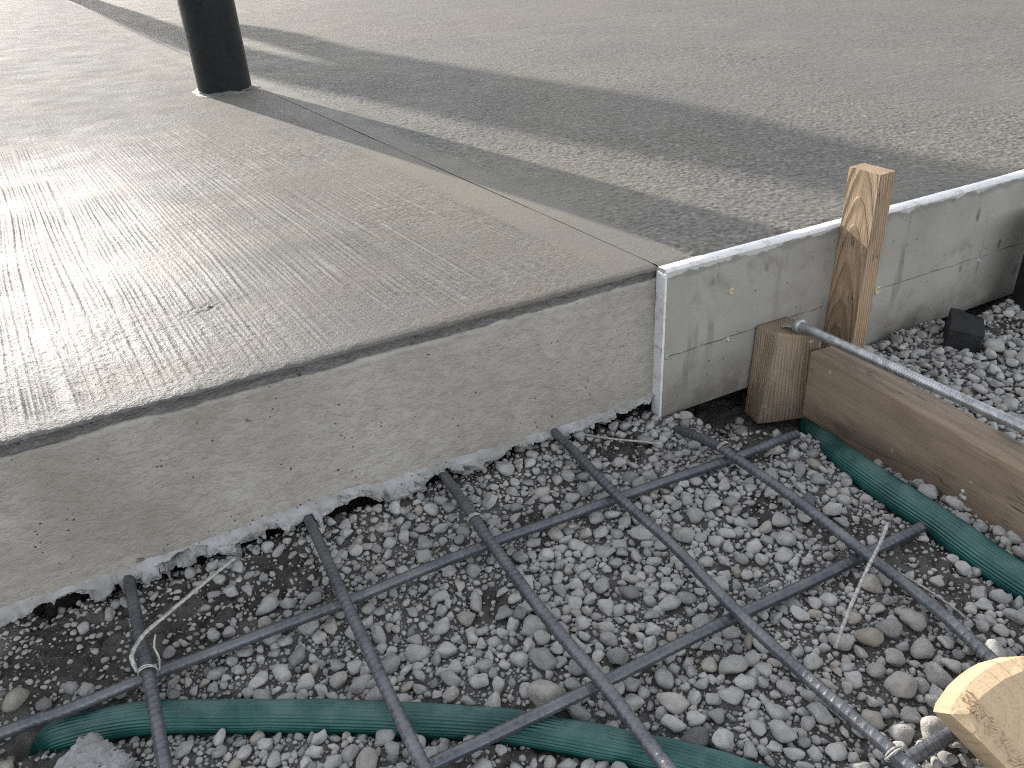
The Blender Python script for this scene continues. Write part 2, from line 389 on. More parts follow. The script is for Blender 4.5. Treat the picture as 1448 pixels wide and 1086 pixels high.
def mat_wood(name, c_light, c_dark, ringscale=95.0, off=(0.0, 0.09, 0.0), tilt=(0.10, 0.06), grey=0.0, relief=0.0012, along='z', dirt=0.3, rough=0.75, ringmix=0.85, crack=0.8, warp=0.018, splash=0.0):
    """growth rings round an axis outside the piece, tilted so the faces show cathedral figure"""
    k = NT(name); P = k.obj(); X, Y, Z = k.xyz()
    if along == 'y': X, Y, Z = X, Z, Y
    L = k.m2('ADD', Z, 0.0)
    wx = k.m2('MULTIPLY', k.m2('SUBTRACT', k.noise(k.comb(X, Y, k.m2('MULTIPLY', L, 0.35)), 16, 2), 0.5), warp)
    wy = k.m2('MULTIPLY', k.m2('SUBTRACT', k.noise(k.comb(Y, X, k.m2('MULTIPLY', L, 0.35)), 19, 2), 0.5), warp)
    rx = k.m2('ADD', k.m2('ADD', k.m2('SUBTRACT', X, off[0]), k.m2('MULTIPLY', L, tilt[0])), wx)
    ry = k.m2('ADD', k.m2('ADD', k.m2('SUBTRACT', Y, off[1]), k.m2('MULTIPLY', L, tilt[1])), wy)
    r = k.m2('SQRT', k.m2('ADD', k.m2('MULTIPLY', rx, rx), k.m2('MULTIPLY', ry, ry)))
    saw = k.m2('FRACT', k.m2('MULTIPLY', r, ringscale))
    late = k.m2('MULTIPLY', k.mr(saw, 0.25, 0.88, smooth=True), k.mr(saw, 0.92, 1.0, 1.0, 0.0))
    fib = k.noise(k.comb(k.m2('MULTIPLY', X, 420), k.m2('MULTIPLY', Y, 420), k.m2('MULTIPLY', L, 14)), 1.0, 3, 0.6)
    col = k.mix(k.m2('MULTIPLY', late, ringmix), c_light, c_dark)
    col = k.mix(k.mr(fib, 0.42, 0.72, 0.0, 0.45), col, k.mix(0.5, c_dark, (0.03, 0.022, 0.015)))
    pat = k.noise(k.comb(k.m2('MULTIPLY', X, 18), k.m2('MULTIPLY', Y, 18), k.m2('MULTIPLY', L, 7)), 1.0, 4, 0.6)
    col = k.mix(k.m2('MULTIPLY', k.mr(pat, 0.45, 0.68), dirt), col, (0.075, 0.062, 0.048))
    if grey: col = k.mix(k.m2('MULTIPLY', k.mr(pat, 0.32, 0.6, 1.0, 0.2), grey), col, (0.20, 0.19, 0.175))
    crk = k.noise(k.comb(k.m2('MULTIPLY', X, 120), k.m2('MULTIPLY', Y, 120), k.m2('MULTIPLY', L, 6)), 1.0, 1)
    ck = k.mr(k.m2('ABSOLUTE', k.m2('SUBTRACT', crk, 0.5)), 0.0, 0.012, 1.0, 0.0)
    ck = k.m2('MULTIPLY', ck, k.mr(k.noise(P, 14, 2), 0.52, 0.6))
    col = k.mix(k.m2('MULTIPLY', ck, crack), col, (0.02, 0.015, 0.01))
    if splash:                                                              # dried cement splashes
        sp = k.m2('MULTIPLY', k.mr(k.voro(k.vadd(P, k.scl(k.noise(P, 160, 2, out=1), 0.006)), 52), 0.12, 0.2, 1.0, 0.0), k.mr(k.noise(P, 24, 2), 0.56, 0.6))
        col = k.mix(k.m2('MULTIPLY', sp, splash), col, (0.40, 0.39, 0.365))
    knot = k.n('TexVoronoi', {'Vector': k.comb(k.m2('MULTIPLY', X, 1.0), k.m2('MULTIPLY', Y, 1.0), k.m2('MULTIPLY', L, 0.5)), 'Scale': 9.0}, 0)
    col = k.mix(k.mr(knot, 0.05, 0.13, 0.55 if splash else 0.0, 0.0, smooth=True), col, (0.045, 0.032, 0.022))
    h = k.m2('ADD', k.m2('MULTIPLY', late, relief), k.m2('MULTIPLY', fib, relief * 0.45))
    h = k.m2('SUBTRACT', h, k.m2('MULTIPLY', ck, 0.0018 * crack))
    return k.done(col, rough, k.bump(h, 1.0))

def mat_rebar():
    k = NT('rebar_steel'); P = k.obj()
    a = k.noise(P, 28, 4, 0.6); b = k.noise(P, 190, 3, 0.65); c = k.noise(P, 700, 2)
    nz = k.xyz(k.n('NewGeometry', out=1))[2]
    col = k.mix(k.mr(a, 0.4, 0.65), (0.070, 0.081, 0.102), (0.140, 0.149, 0.165))
    col = k.mix(k.mr(b, 0.52, 0.70, 0.0, 0.65), col, (0.105, 0.066, 0.042))
    dust = k.m2('MULTIPLY', k.mr(nz, 0.2, 1.0), k.mr(b, 0.38, 0.62, 0.05, 0.42))
    col = k.mix(dust, col, (0.23, 0.225, 0.215))
    return k.done(col, k.mr(b, 0.3, 0.7, 0.30, 0.55), k.bump(k.m2('ADD', b, k.m2('MULTIPLY', c, 0.4)), 0.0006), 0.55)

def mat_hose():
    k = NT('green_hose_pvc'); P = k.obj()
    a = k.noise(P, 22, 4, 0.6); b = k.noise(P, 150, 3, 0.6)
    nz = k.xyz(k.n('NewGeometry', out=1))[2]
    col = k.mix(k.mr(a, 0.35, 0.65), (0.004, 0.055, 0.050), (0.009, 0.098, 0.087))
    dust = k.m2('MULTIPLY', k.mr(nz, 0.35, 0.95), k.mr(a, 0.40, 0.62, 0.02, 0.35))
    col = k.mix(dust, col, (0.17, 0.19, 0.18))
    col = k.mix(k.mr(b, 0.66, 0.72, 0.0, 0.8), col, (0.06, 0.055, 0.05))
    return k.done(col, k.mr(a, 0.3, 0.7, 0.30, 0.5), k.bump(b, 0.0004))

def mat_stone(name='stone', tint=True):
    k = NT(name); P = k.obj()
    if tint: t = k.n('Attribute', out=2, attribute_name='tint')
    else: t = k.n('ObjectInfo', out=5)
    a = k.noise(P, 130, 4, 0.65); b = k.noise(P, 600, 3, 0.6)
    base = k.ramp(t, [(0.0, (0.12, 0.122, 0.128)), (0.25, (0.285, 0.282, 0.276)), (0.55, (0.385, 0.376, 0.36)), (0.80, (0.47, 0.457, 0.432)), (0.90, (0.345, 0.305, 0.25)), (1.0, (0.50, 0.49, 0.475))])
    if not tint: base = k.mix(1.0, base, (0.82, 0.81, 0.79), 'MULTIPLY')
    col = k.mix(k.mr(a, 0.35, 0.7, 0.0, 0.55), base, k.mix(0.6, base, (0.07, 0.066, 0.06)))
    col = k.mix(k.mr(b, 0.55, 0.75, 0.0, 0.4), col, (0.46, 0.45, 0.43))
    return k.done(col, 0.88, k.bump(k.m2('ADD', a, k.m2('MULTIPLY', b, 0.45)), 0.0022))

def mat_soil():
    k = NT('soil'); P = k.obj()
    a = k.noise(P, 9, 4, 0.6); b = k.noise(P, 70, 5, 0.68); c = k.voro(P, 260)
    col = k.mix(k.mr(a, 0.38, 0.64), (0.045, 0.040, 0.035), (0.105, 0.096, 0.085))
    col = k.mix(k.mr(b, 0.5, 0.75, 0.0, 0.7), col, (0.125, 0.117, 0.106))
    sm_ = k.n('Attribute', out=2, attribute_name='soil')
    grey = k.mix(k.mr(b, 0.35, 0.65), (0.085, 0.081, 0.075), (0.165, 0.159, 0.149))
    col = k.mix(k.mr(sm_, 0.2, 0.7, 0.85, 0.0), col, grey)
    grit = k.n('TexVoronoi', {'Vector': P, 'Scale': 300.0}, 1)
    gv = k.xyz(grit)[0]
    gm = k.m2('MULTIPLY', k.mr(gv, 0.45, 0.52), k.mr(c, 0.25, 0.45, 1.0, 0.0))
    col = k.mix(k.m2('MULTIPLY', gm, 0.75), col, (0.215, 0.208, 0.197))
    h = k.m2('ADD', k.m2('MULTIPLY', b, 0.010), k.m2('MULTIPLY', k.m2('MULTIPLY', gm, k.m2('SUBTRACT', 1.0, c)), 0.003))
    return k.done(col, 0.95, k.bump(h, 1.0))

def mat_simple(name, col, rough=0.5, metal=0.0, nscale=60, var=0.35, bumpd=0.0006):
    k = NT(name); P = k.obj()
    a = k.noise(P, nscale, 4, 0.62); b = k.noise(P, nscale * 6, 3, 0.6)
    dark = tuple(c * (1 - var) for c in col); lite = tuple(min(1, c * (1 + var)) for c in col)
    c = k.mix(k.mr(a, 0.35, 0.65), dark, lite)
    return k.done(c, k.mr(b, 0.3, 0.7, max(0.05, rough - 0.12), min(1, rough + 0.12)), k.bump(k.m2('ADD', a, k.m2('MULTIPLY', b, 0.4)), bumpd), metal)

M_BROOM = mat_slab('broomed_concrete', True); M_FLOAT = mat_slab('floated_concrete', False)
M_FACE = mat_face(); M_LIP = mat_lip(); M_PANEL = mat_panel(); M_WHITE = mat_white()
M_REBAR = mat_rebar(); M_HOSE = mat_hose(); M_STONE = mat_stone(); M_COB = mat_stone('cobble_stone', False); M_SOIL = mat_soil()
M_POST = mat_wood('stake_wood', (0.370, 0.260, 0.165), (0.205, 0.130, 0.075), 230, off=(-0.045, 0.004, 0), tilt=(0.085, 0.012), relief=0.0016, dirt=0.55, ringmix=0.55, warp=0.009)
M_BLOCK = mat_wood('block_wood', (0.37, 0.262, 0.160), (0.15, 0.090, 0.050), 260, off=(-0.06, 0.05, 0), tilt=(0.06, 0.04), grey=0.55, relief=0.0010, dirt=0.75, ringmix=0.35, splash=0.8)
M_BEAM = mat_wood('beam_wood', (0.285, 0.200, 0.132), (0.180, 0.118, 0.072), 70, off=(0.12, 0.05, 0), tilt=(0.03, 0.10), grey=0.30, relief=0.0006, along='y', dirt=0.6, ringmix=0.5, splash=0.6)
M_OFFCUT = mat_wood('fresh_wood', (0.48, 0.355, 0.225), (0.42, 0.300, 0.180), 90, off=(-0.02, 0.0, 0.3), tilt=(0.3, 0.05), relief=0.0005, dirt=0.06, ringmix=0.25, crack=0.0)
M_STEEL = mat_simple('galvanised_steel', (0.33, 0.335, 0.34), 0.36, 0.75, 90, 0.3)
M_ZINC = mat_simple('dull_zinc', (0.42, 0.42, 0.42), 0.5, 0.6, 120, 0.25)
M_WIRE = mat_simple('pale_wire', (0.36, 0.35, 0.33), 0.5, 0.35, 200, 0.35)
M_BLACK = mat_simple('black_pole_paint', (0.0035, 0.004, 0.005), 0.6, 0.0, 12, 0.4, 0.0010)
M_BLACK.node_tree.nodes['Principled BSDF'].inputs['Specular IOR Level'].default_value = 0.25
M_SEAL = mat_simple('cement_smear', (0.11, 0.107, 0.10), 0.6, 0.0, 90, 0.3, 0.002)
M_SPLASH = mat_simple('dried_mortar', (0.40, 0.395, 0.38), 0.85, 0.0, 150, 0.3, 0.002)
M_BRICK = mat_simple('black_stone', (0.009, 0.009, 0.010), 0.7, 0.0, 70, 0.4, 0.002)
M_STAND_IN = mat_simple('dark_stand_in', (0.006, 0.006, 0.007), 0.7, 0.0, 40, 0.3)
M_CONE = mat_simple('yellowed_plastic', (0.42, 0.36, 0.22), 0.6, 0.0, 200, 0.3)
M_BARK = mat_simple('bark', (0.06, 0.05, 0.04), 0.9, 0.0, 30, 0.4, 0.01)

# ------------------------------------------------------------------ ground
HOSE1 = [(-0.892, -0.145, -0.045), (-0.872, -0.149, -0.028), (-0.850, -0.156, -0.010), (-0.776, -0.185, -0.001), (-0.692, -0.231, -0.001), (-0.616, -0.275, -0.001),
         (-0.542, -0.321, -0.002), (-0.465, -0.371, -0.004), (-0.411, -0.417, -0.003), (-0.361, -0.465, -0.001), (-0.316, -0.512, 0.0), (-0.25, -0.60, 0.0), (-0.2, -0.72, 0.0)]
HOSE2 = [(0.275, -0.055, -0.055), (0.245, -0.095, -0.047), (0.206, -0.148, -0.031), (0.176, -0.200, -0.014), (0.154, -0.260, 0.001), (0.142, -0.330, 0.008), (0.135, -0.404, 0.012), (0.128, -0.474, 0.012), (0.128, -0.55, 0.012), (0.14, -0.75, 0.012), (0.18, -1.0, 0.012)]
_h1 = catmull(HOSE1, 0.004); _h2 = catmull(HOSE2, 0.004)

def hose_dist(x, y, path):
    d = np.full(np.shape(x), 1e9)
    for p in path[::2]: d = np.minimum(d, (x - p[0]) ** 2 + (y - p[1]) ** 2)
    return np.sqrt(d)

SOIL_SPOTS = [(-0.70, -0.085, 0.075), (-0.83, -0.09, 0.08), (-0.88, -0.20, 0.06), (-0.60, -0.05, 0.05), (0.035, -0.335, 0.045), (0.05, -0.45, 0.06), (-0.02, -0.26, 0.03),
              (-0.28, -0.135, 0.035), (0.07, -0.13, 0.07), (0.16, -0.06, 0.1), (-0.40, -0.215, 0.03), (-0.80, -0.235, 0.03), (-0.45, -0.40, 0.035), (0.68, -0.11, 0.05), (0.66, -0.20, 0.05), (-0.10, -0.05, 0.05), (0.30, -0.30, 0.03)]
def soil_mask(x, y):
    s = np.zeros(np.shape(x))
    for cx, cy, r in SOIL_SPOTS:
        s = np.maximum(s, 1 - sstep(0.55 * r, 1.25 * r, np.sqrt((x - cx) ** 2 + (y - cy) ** 2)))
    s = np.clip(s + 0.55 * fbm(x, y, 0.06, 3) * (s > 0.02) + 0.45 * (fbm(x, y, 0.10, 8) > 0.62), 0, 1)
    return np.maximum(s, sstep(-0.035, 0.01, y) * 0.9 * (x < 0.27))

def ground_h(x, y, fine=True):
    h = 0.010 * fbm(x, y, 0.22, 1) + 0.0035 * fbm(x, y, 0.05, 2)
    if fine: h = h + 0.0022 * fbm(x, y, 0.014, 5)
    left = 1 - sstep(-0.75, -0.5, x)
    near = sstep(-0.13, -0.01, y)
    h = h + left * near * (0.010 + 0.010 * fbm(x, y, 0.045, 21, 4))
    h = h + 0.006 * near * (1 - left) * sstep(0.10, 0.03, x)
    pit = sstep(0.03, 0.10, x) * (1 - sstep(0.235, 0.32, x)) * sstep(-0.19 + 0.07 * (1 - sstep(0.09, 0.16, x)), -0.09, y)
    h = h * (1 - 0.7 * pit) - 0.052 * pit
    pit2 = sstep(0.60, 0.66, x) * sstep(-0.06, -0.02, y)
    h = h - 0.04 * pit2
    h = h - 0.030 * sstep(0.004, 0.04, y) * (1 - sstep(-0.06, 0.0, x))
    right = sstep(0.24, 0.30, x)
    h = h + right * 0.012
    h = np.where((x > -0.95) & (y < 0.05), np.minimum(h, 0.006 + 0.012 * right + 0.012 * left + 0.008 * near), h)
    d1 = hose_dist(x, y, _h1); h = h - 0.010 * (1 - sstep(0.010, 0.03, d1))
    d2 = hose_dist(x, y, _h2); h = h - 0.008 * (1 - sstep(0.014, 0.035, d2))
    edge = sstep(1.0, 1.25, np.abs(x)) + sstep(-0.85, -1.05, y)
    return h - 0.04 * np.clip(edge, 0, 1)

gx = np.arange(-1.26, 1.2601, 0.0045); gy = np.arange(-1.06, 0.3, 0.0045)
GX, GY = np.meshgrid(gx, gy)
GZ = ground_h(GX, GY)
# clods in the soil patches
sm = soil_mask(GX, GY)
GZ = GZ + sm * (0.0045 * facet(GX, GY, 0.020, 40) + 0.0025 * facet(GX, GY, 0.009, 50)) * (GY > -0.7)
V = np.stack([GX, GY, GZ], -1).reshape(-1, 3)
F = grid_faces(len(gy), len(gx))
nv = len(V); S = 60.0
V = np.vstack([V, [(-S, -S, -0.06), (S, -S, -0.06), (S, S, -0.06), (-S, S, -0.06)]])
F = np.vstack([F, [(nv, nv + 1, nv + 2, nv + 3)]])
gm_ = np_mesh('ground', V, F)
at = gm_.attributes.new('soil', 'FLOAT', 'POINT'); at.data.foreach_set('value', np.r_[sm.ravel(), np.full(4, 0.4)].astype(np.float32))
g = link('ground', gm_, M_SOIL); g['kind'] = 'structure'

# ------------------------------------------------------------------ the slab
YF = 0.004; H = 0.25
slab = thing('concrete_slab', 'freshly finished grey concrete slab with broomed wet top and ragged broken lower edge', 'slab', (0, YF, 0))
def joint_x(y): return JX * y
# --- relief of the finish, in metres
def ridged(x, y, seed): return (1 - np.abs(vn(x, y, 1.0, seed))) ** 2
def relief_broom(x, y, und=1):
    jd = x - JX * y
    u = x + 0.095 * y + 0.012 * vn(x, y, 0.50, 201) + 0.0006 * vn(x, y, 0.05, 202)
    ph = u / 0.0082 + 0.9 * vn(u / 0.020, y / 0.9, 1.0, 231) + 0.5 * vn(u / 0.009, y / 0.5, 1.0, 232)
    fr = ph - np.floor(ph)
    comb = np.where(fr < 0.62, np.sin(np.pi * fr / 0.62) ** 0.7, -0.55 * np.sin(np.pi * (fr - 0.62) / 0.38))
    comb = comb * np.clip(0.75 + 0.6 * vn(np.floor(ph) * 1.37, y / 0.25, 1.0, 233), 0.1, 1.3)
    lines = 0.62 * comb + 0.28 * ridged(u / 0.0042, y / 0.30, 204) + 0.15 * vn(u / 0.0030, y / 0.06, 1.0, 205) + 0.12
    brk = np.clip(0.85 + 0.45 * vn(x, y, 0.07, 206), 0.2, 1.2)
    wv = np.clip(0.80 + 0.45 * fbm(x, y, 0.16, 207, 2), 0.3, 1.3)
    side = 1 - 0.62 * sstep(-0.45, -0.10, x)
    amp = side * wv * brk * (1 - 0.85 * sstep(0.9, 2.0, y)) * (0.30 + 0.70 * sstep(0.010, 0.06, y))
    band = 1 - sstep(-0.074, -0.062, jd)
    grain = 0.9 * vn(x, y, 0.0062, 208) + 0.9 * vn(x, y, 0.0040, 214) + 0.5 * vn(x, y, 0.012, 209)
    gm = np.clip(0.85 + 0.5 * fbm(x, y, 0.22, 210, 2), 0.35, 1.4) * (0.30 + 0.70 * band)
    h = 0.0026 * amp * band * (lines - 0.45) + 0.00042 * gm * grain
    h = h + 0.0010 * np.exp(-((jd + 0.067) / 0.0013) ** 2) * (0.5 + 0.5 * vn(x, y, 0.012, 211))
    # a scuffed spot where the broom was set down
    sc = np.exp(-(((x + 0.585) / 0.045) ** 2 + ((y - 0.235 - 0.25 * (x + 0.585)) / 0.020) ** 2))
    h = h * (1 - 0.5 * sc) + sc * 0.0011 * facet(x, y, 0.007, 213)
    return h + und * 0.0006 * fbm(x, y, 0.30, 212, 2)
def relief_float(x, y, und=1):
    jd = x - JX * y
    wx = x + 0.003 * vn(x, y, 0.03, 220); wy = y + 0.003 * vn(x, y, 0.03, 221)
    zone = np.clip(0.95 + 0.45 * fbm(x, y, 0.45, 222, 2), 0.45, 1.4)
    band = 0.12 + 0.88 * sstep(0.050, 0.070, jd)
    st = vn(wx, wy, 0.0062, 223) + 0.9 * vn(wx, wy, 0.0040, 224) + 0.22 * vn(wx, wy, 0.016, 225)
    drag = vn(x / 0.10, (y + 0.1 * x) / 0.010, 1.0, 226)
    h = band * (0.00088 * zone * st + 0.00060 * (1.4 - zone) * 0.6 * drag)
    h = h + 0.0012 * np.exp(-((jd - 0.060) / 0.0015) ** 2) * (0.5 + 0.5 * vn(x, y, 0.015, 227))
    return h + und * 0.0006 * fbm(x, y, 0.35, 228, 2)
def row_positions(y0, y1):
    out = [y0]; y = y0
    while y < y1:
        y += 0.0021 * (1 + 0.9 * max(0.0, y - 0.3)) if y > 0.02 else 0.0016
        out.append(y)
    return out
FADE = 5.2
# --- broomed half with its tooled front edge
xs = np.unique(np.r_[np.linspace(-3.0, -1.16, 40), np.arange(-1.16, -0.0005, 0.0018), [0.0]])
prof = [(0.009, -0.0008, 1), (0.005, -0.0014, 1), (0.0022, -0.0022, 1), (0.0004, -0.0034, 1), (-0.0002, -0.0048, 1), (0.0008, -0.0060, 0.7)]
skew = 1 + xs / 3.0
rows = []
for dy in [14.0, 10.0, 7.0] + row_positions(0.013, FADE)[::-1]:
    x = xs + joint_x(dy) * skew; y = dy + 0 * xs
    edge = 1 - sstep(0.012, 0.05, dy)
    z = H + relief_broom(x, y) * (dy < 6) - 0.0004 * edge
    rows.append(np.stack([x, y + edge * 0.0015 * fbm(xs, 0 * xs, 0.16, 63), z], -1))
for i, (dy, dz, w) in enumerate(prof):
    n1 = 0.0009 * fbm(xs, 0 * xs + i * 0.003, 0.010, 61) + 0.0006 * fbm(xs, 0 * xs + i * 0.0015, 0.004, 62)
    big = 0.0025 * fbm(xs, 0 * xs, 0.16, 63)
    x = xs + joint_x(dy) * skew
    rows.append(np.stack([x, dy + w * (n1 * 0.8 + big * 0.6), H + dz + w * n1 * 0.7 + relief_broom(x, dy + 0 * xs) * (1 - i / 5.0)], -1))
V = np.array(rows).reshape(-1, 3)
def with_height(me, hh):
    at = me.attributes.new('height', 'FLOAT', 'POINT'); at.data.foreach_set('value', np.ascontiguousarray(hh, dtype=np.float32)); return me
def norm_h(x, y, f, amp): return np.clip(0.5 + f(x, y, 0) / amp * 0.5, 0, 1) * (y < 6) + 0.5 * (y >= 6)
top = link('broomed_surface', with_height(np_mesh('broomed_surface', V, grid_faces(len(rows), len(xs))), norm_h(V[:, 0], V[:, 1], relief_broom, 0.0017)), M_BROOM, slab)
# --- floated half (right of the joint)
xr = np.unique(np.r_[0.0018, np.arange(0.0025, 1.35, 0.0020), np.linspace(1.35, 3.2, 330), np.linspace(3.2, 9, 30)])
skr = 1 - sstep(0, 1.2, xr)
rows = []
for dy in [14.0, 10.0, 7.0] + row_positions(-0.0018, FADE)[::-1] + [-0.0020]:
    x = xr + joint_x(dy) * skr; y = dy + 0 * xr
    z = H + relief_float(x, y) * (dy < 6) - 0.0010 * (1 - sstep(0.0, 0.012, dy)) - (0.012 if dy < -0.0019 else 0)
    yy = y + (0.0013 * fbm(xr, 0 * xr, 0.012, 67) if dy < -0.0015 else 0)
    rows.append(np.stack([x, yy, z], -1))
V = np.array(rows).reshape(-1, 3)
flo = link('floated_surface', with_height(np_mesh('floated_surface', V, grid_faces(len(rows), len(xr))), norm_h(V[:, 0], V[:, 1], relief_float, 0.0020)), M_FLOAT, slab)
# --- front face
LIP_B = np.array([(-3.0, 0.028), (-0.9014, 0.0269), (-0.8667, 0.035), (-0.8331, 0.0375), (-0.7894, 0.0321), (-0.7509, 0.0299), (-0.6704, 0.0234), (-0.6095, 0.0242), (-0.5457, 0.0251), (-0.5168, 0.0291), (-0.468, 0.0333), (-0.4296, 0.0235), (-0.3888, 0.0214), (-0.3611, 0.0344), (-0.2808, 0.0218), (-0.2353, 0.0232), (-0.1884, 0.0246), (-0.1279, 0.0218), (-0.0649, 0.0226), (-0.0237, 0.0341), (0.0, 0.036)])
LIP_T = np.array([(-3.0, 0.052), (-0.8926, 0.0541), (-0.822, 0.0489), (-0.7038, 0.0534), (-0.5382, 0.057), (-0.3831, 0.0487), (-0.231, 0.0426), (-0.0865, 0.0394), (-0.0157, 0.0436), (0.0, 0.045)])
xf = np.unique(np.r_[np.linspace(-3.0, -1.0, 60), np.arange(-1.0, -0.0005, 0.0018), [-0.0002]])
zt = np.interp(xf, LIP_T[:, 0], LIP_T[:, 1]) + 0.002 * fbm(xf, 0 * xf, 0.03, 70)
rows = []
zs = [(0.2456, 0.0036), (0.2440, 0.0030), (0.2400, 0.0026), (0.2360, 0.0022), (0.2335, 0.0012), (0.2310, 0.0)]
wv = 0.0016 * fbm(xf, 0 * xf, 0.05, 71)
for z, dy in zs: rows.append(np.stack([xf, dy + 0.0009 * fbm(xf, 0 * xf + z, 0.01, 72), z + wv], -1))
for t in np.linspace(0.02, 1, 90):
    z = (0.2310 + wv) * (1 - t) + (zt - 0.004) * t
    rows.append(np.stack([xf, 0.0012 * fbm(xf, z, 0.09, 73) + 0.0005 * fbm(xf, z, 0.012, 74, 2) - 0.0009 * t, z], -1))
V = np.array(rows)
face = link('front_face', np_mesh('front_face', V.reshape(-1, 3), grid_faces(len(rows), len(xf))), M_FACE, slab)
# --- broken plaster lip along the bottom
xl = np.unique(np.r_[np.linspace(-3.0, -1.0, 60), np.arange(-1.0, -0.0005, 0.0013), [-0.003]])
ztl = np.interp(xl, LIP_T[:, 0], LIP_T[:, 1]) + 0.002 * fbm(xl, 0 * xl, 0.03, 70)
zbl = np.interp(xl, LIP_B[:, 0], LIP_B[:, 1]) - 0.001 + 0.0055 * fbm(xl, 0 * xl, 0.060, 75, 4) + 0.0050 * facet(xl, 0 * xl, 0.034, 77) - 0.004 * (1 - sstep(-0.86, -0.70, xl))
rows = []
for t in np.linspace(0, 1, 34):
    z = ztl * (1 - t) + zbl * t
    bul = -0.0008 - 0.0070 * sstep(0.02, 0.45, t) + 0.006 * sstep(0.7, 1.0, t)
    brk = sstep(0.38, 0.62, t + 0.30 * fbm(xl, 0 * xl, 0.05, 78))          # lower part is broken into facets
    y = bul + 0.0012 * fbm(xl, z, 0.03, 79) + brk * (0.0085 * facet(xl, z * 1.3, 0.030, 80) + 0.0030 * facet(xl, z * 1.3, 0.012, 90) + 0.0008 * facet(xl, z, 0.004, 91))
    rows.append(np.stack([xl, y, z + brk * 0.0014 * facet(xl, z, 0.014, 95)], -1))
yl, zl = rows[-1][:, 1], rows[-1][:, 2]
for j, dy in enumerate((0.004, 0.012, 0.022, 0.034, 0.05, 0.09, 0.3, 14.0)):
    n = 0.004 * facet(xl, 0 * xl + dy * 1.0, 0.026, 99) * (dy < 0.2)
    rows.append(np.stack([xl, yl * (dy < 0.05) + dy, zl + (0.052 - zl) * sstep(0.0, 0.08, dy) + n], -1))
V = np.array(rows)
link('broken_lip', np_mesh('broken_lip', V.reshape(-1, 3), grid_faces(len(rows), len(xl)), smooth=False), M_LIP, slab)
# --- plain face and underside behind the form panel
hexb = hexa([(0.0, 0.0, 0.045), (9, 0.0, 0.045), (9, 13.9, 0.045), (0, 13.9, 0.045), (0.0, 0.0, 0.236), (9, 0.0, 0.236), (9, 13.9, 0.236), (0, 13.9, 0.236)], 'hidden_core', 0)
link('core', hexb, M_FACE, slab)

# ------------------------------------------------------------------ form panel with white trim
panel = thing('form_panel', 'grey cement-coated form panel with white top edge, right of the joint', 'form panel', (0, -0.016, 0))
link('face_board', hexa([(0.0, 0.0, 0.007), (3.2, 0.0, 0.007), (3.2, 0.0185, 0.007), (0.0, 0.0185, 0.007), (0.0, 0.0, 0.2475), (3.2, 0.0, 0.2475), (3.2, 0.0185, 0.2475), (0.0, 0.0185, 0.2475)], 'face_board', 0.0012), M_PANEL, panel)
def trim_strip():
    x = np.unique(np.r_[np.arange(-0.004, 1.2, 0.003), np.linspace(1.2, 3.2, 20)])
    rows = []
    for y, z in ((-0.0012, 0.2468), (-0.0012, 0.2502), (-0.0004, 0.2512), (0.008, 0.2513), (0.0168, 0.2512), (0.0174, 0.2506), (0.0174, 0.246)):
        e = 0.00025 * fbm(x, 0 * x + y, 0.03, 120) + 0.00015 * fbm(x, 0 * x + y, 0.006, 121)
        rows.append(np.stack([x, y + e, z + e * 0.6 + 0.0008 * fbm(x, 0 * x, 0.2, 122)], -1))
    V = np.array(rows).reshape(-1, 3)
    me = np_mesh('top_trim', V, grid_faces(len(rows), len(x)))
    return me
link('top_trim', trim_strip(), M_WHITE, panel)
link('end_trim', hexa(box(-0.0022, 0.0092, 0.1255, 0.0040, 0.0205, 0.239), 'end_trim', 0.0006, cuts=0), M_WHITE, panel)
def disc(name, x, z, r, d, mat, parent, y0=0.0, hole=0.4):
    path = np.array([(x, y0 + 0.0005, z), (x, y0 - d * 0.6, z), (x, y0 - d, z), (x, y0 - d, z), (x, y0 - d * 0.3, z)])
    th = np.linspace(0, 2 * math.pi, 28, endpoint=False)
    rr = [r, r, r * 0.85, r * hole, r * hole * 0.9]
    V = np.array([[(p[0] + q * math.cos(t), p[1], p[2] + q * math.sin(t)) for t in th] for p, q in zip(path, rr)]).reshape(-1, 3)
    F = [tuple(f) for f in grid_faces(5, 28, wrap=True).tolist()] + [tuple(range(4 * 28, 5 * 28))]
    me = bpy.data.meshes.new(name); me.from_pydata(V.tolist(), [], F); me.update()
    for p in me.polygons: p.use_smooth = True
    return link(name, me, mat, parent)
disc('tie_hole_cone', 0.120, 0.189, 0.0052, 0.0012, M_CONE, panel)
disc('tie_hole_cone', 0.441, 0.112, 0.0070, 0.0030, M_CONE, panel, hole=0.55)
disc('tie_hole_cone', 0.702, 0.107, 0.0050, 0.0015, M_ZINC, panel)
disc('screw_head', 0.122, 0.109, 0.0040, 0.0012, M_ZINC, panel, hole=0.3)
disc('screw_head', 0.0055, 0.112, 0.0038, 0.0016, M_ZINC, panel, hole=0.3)

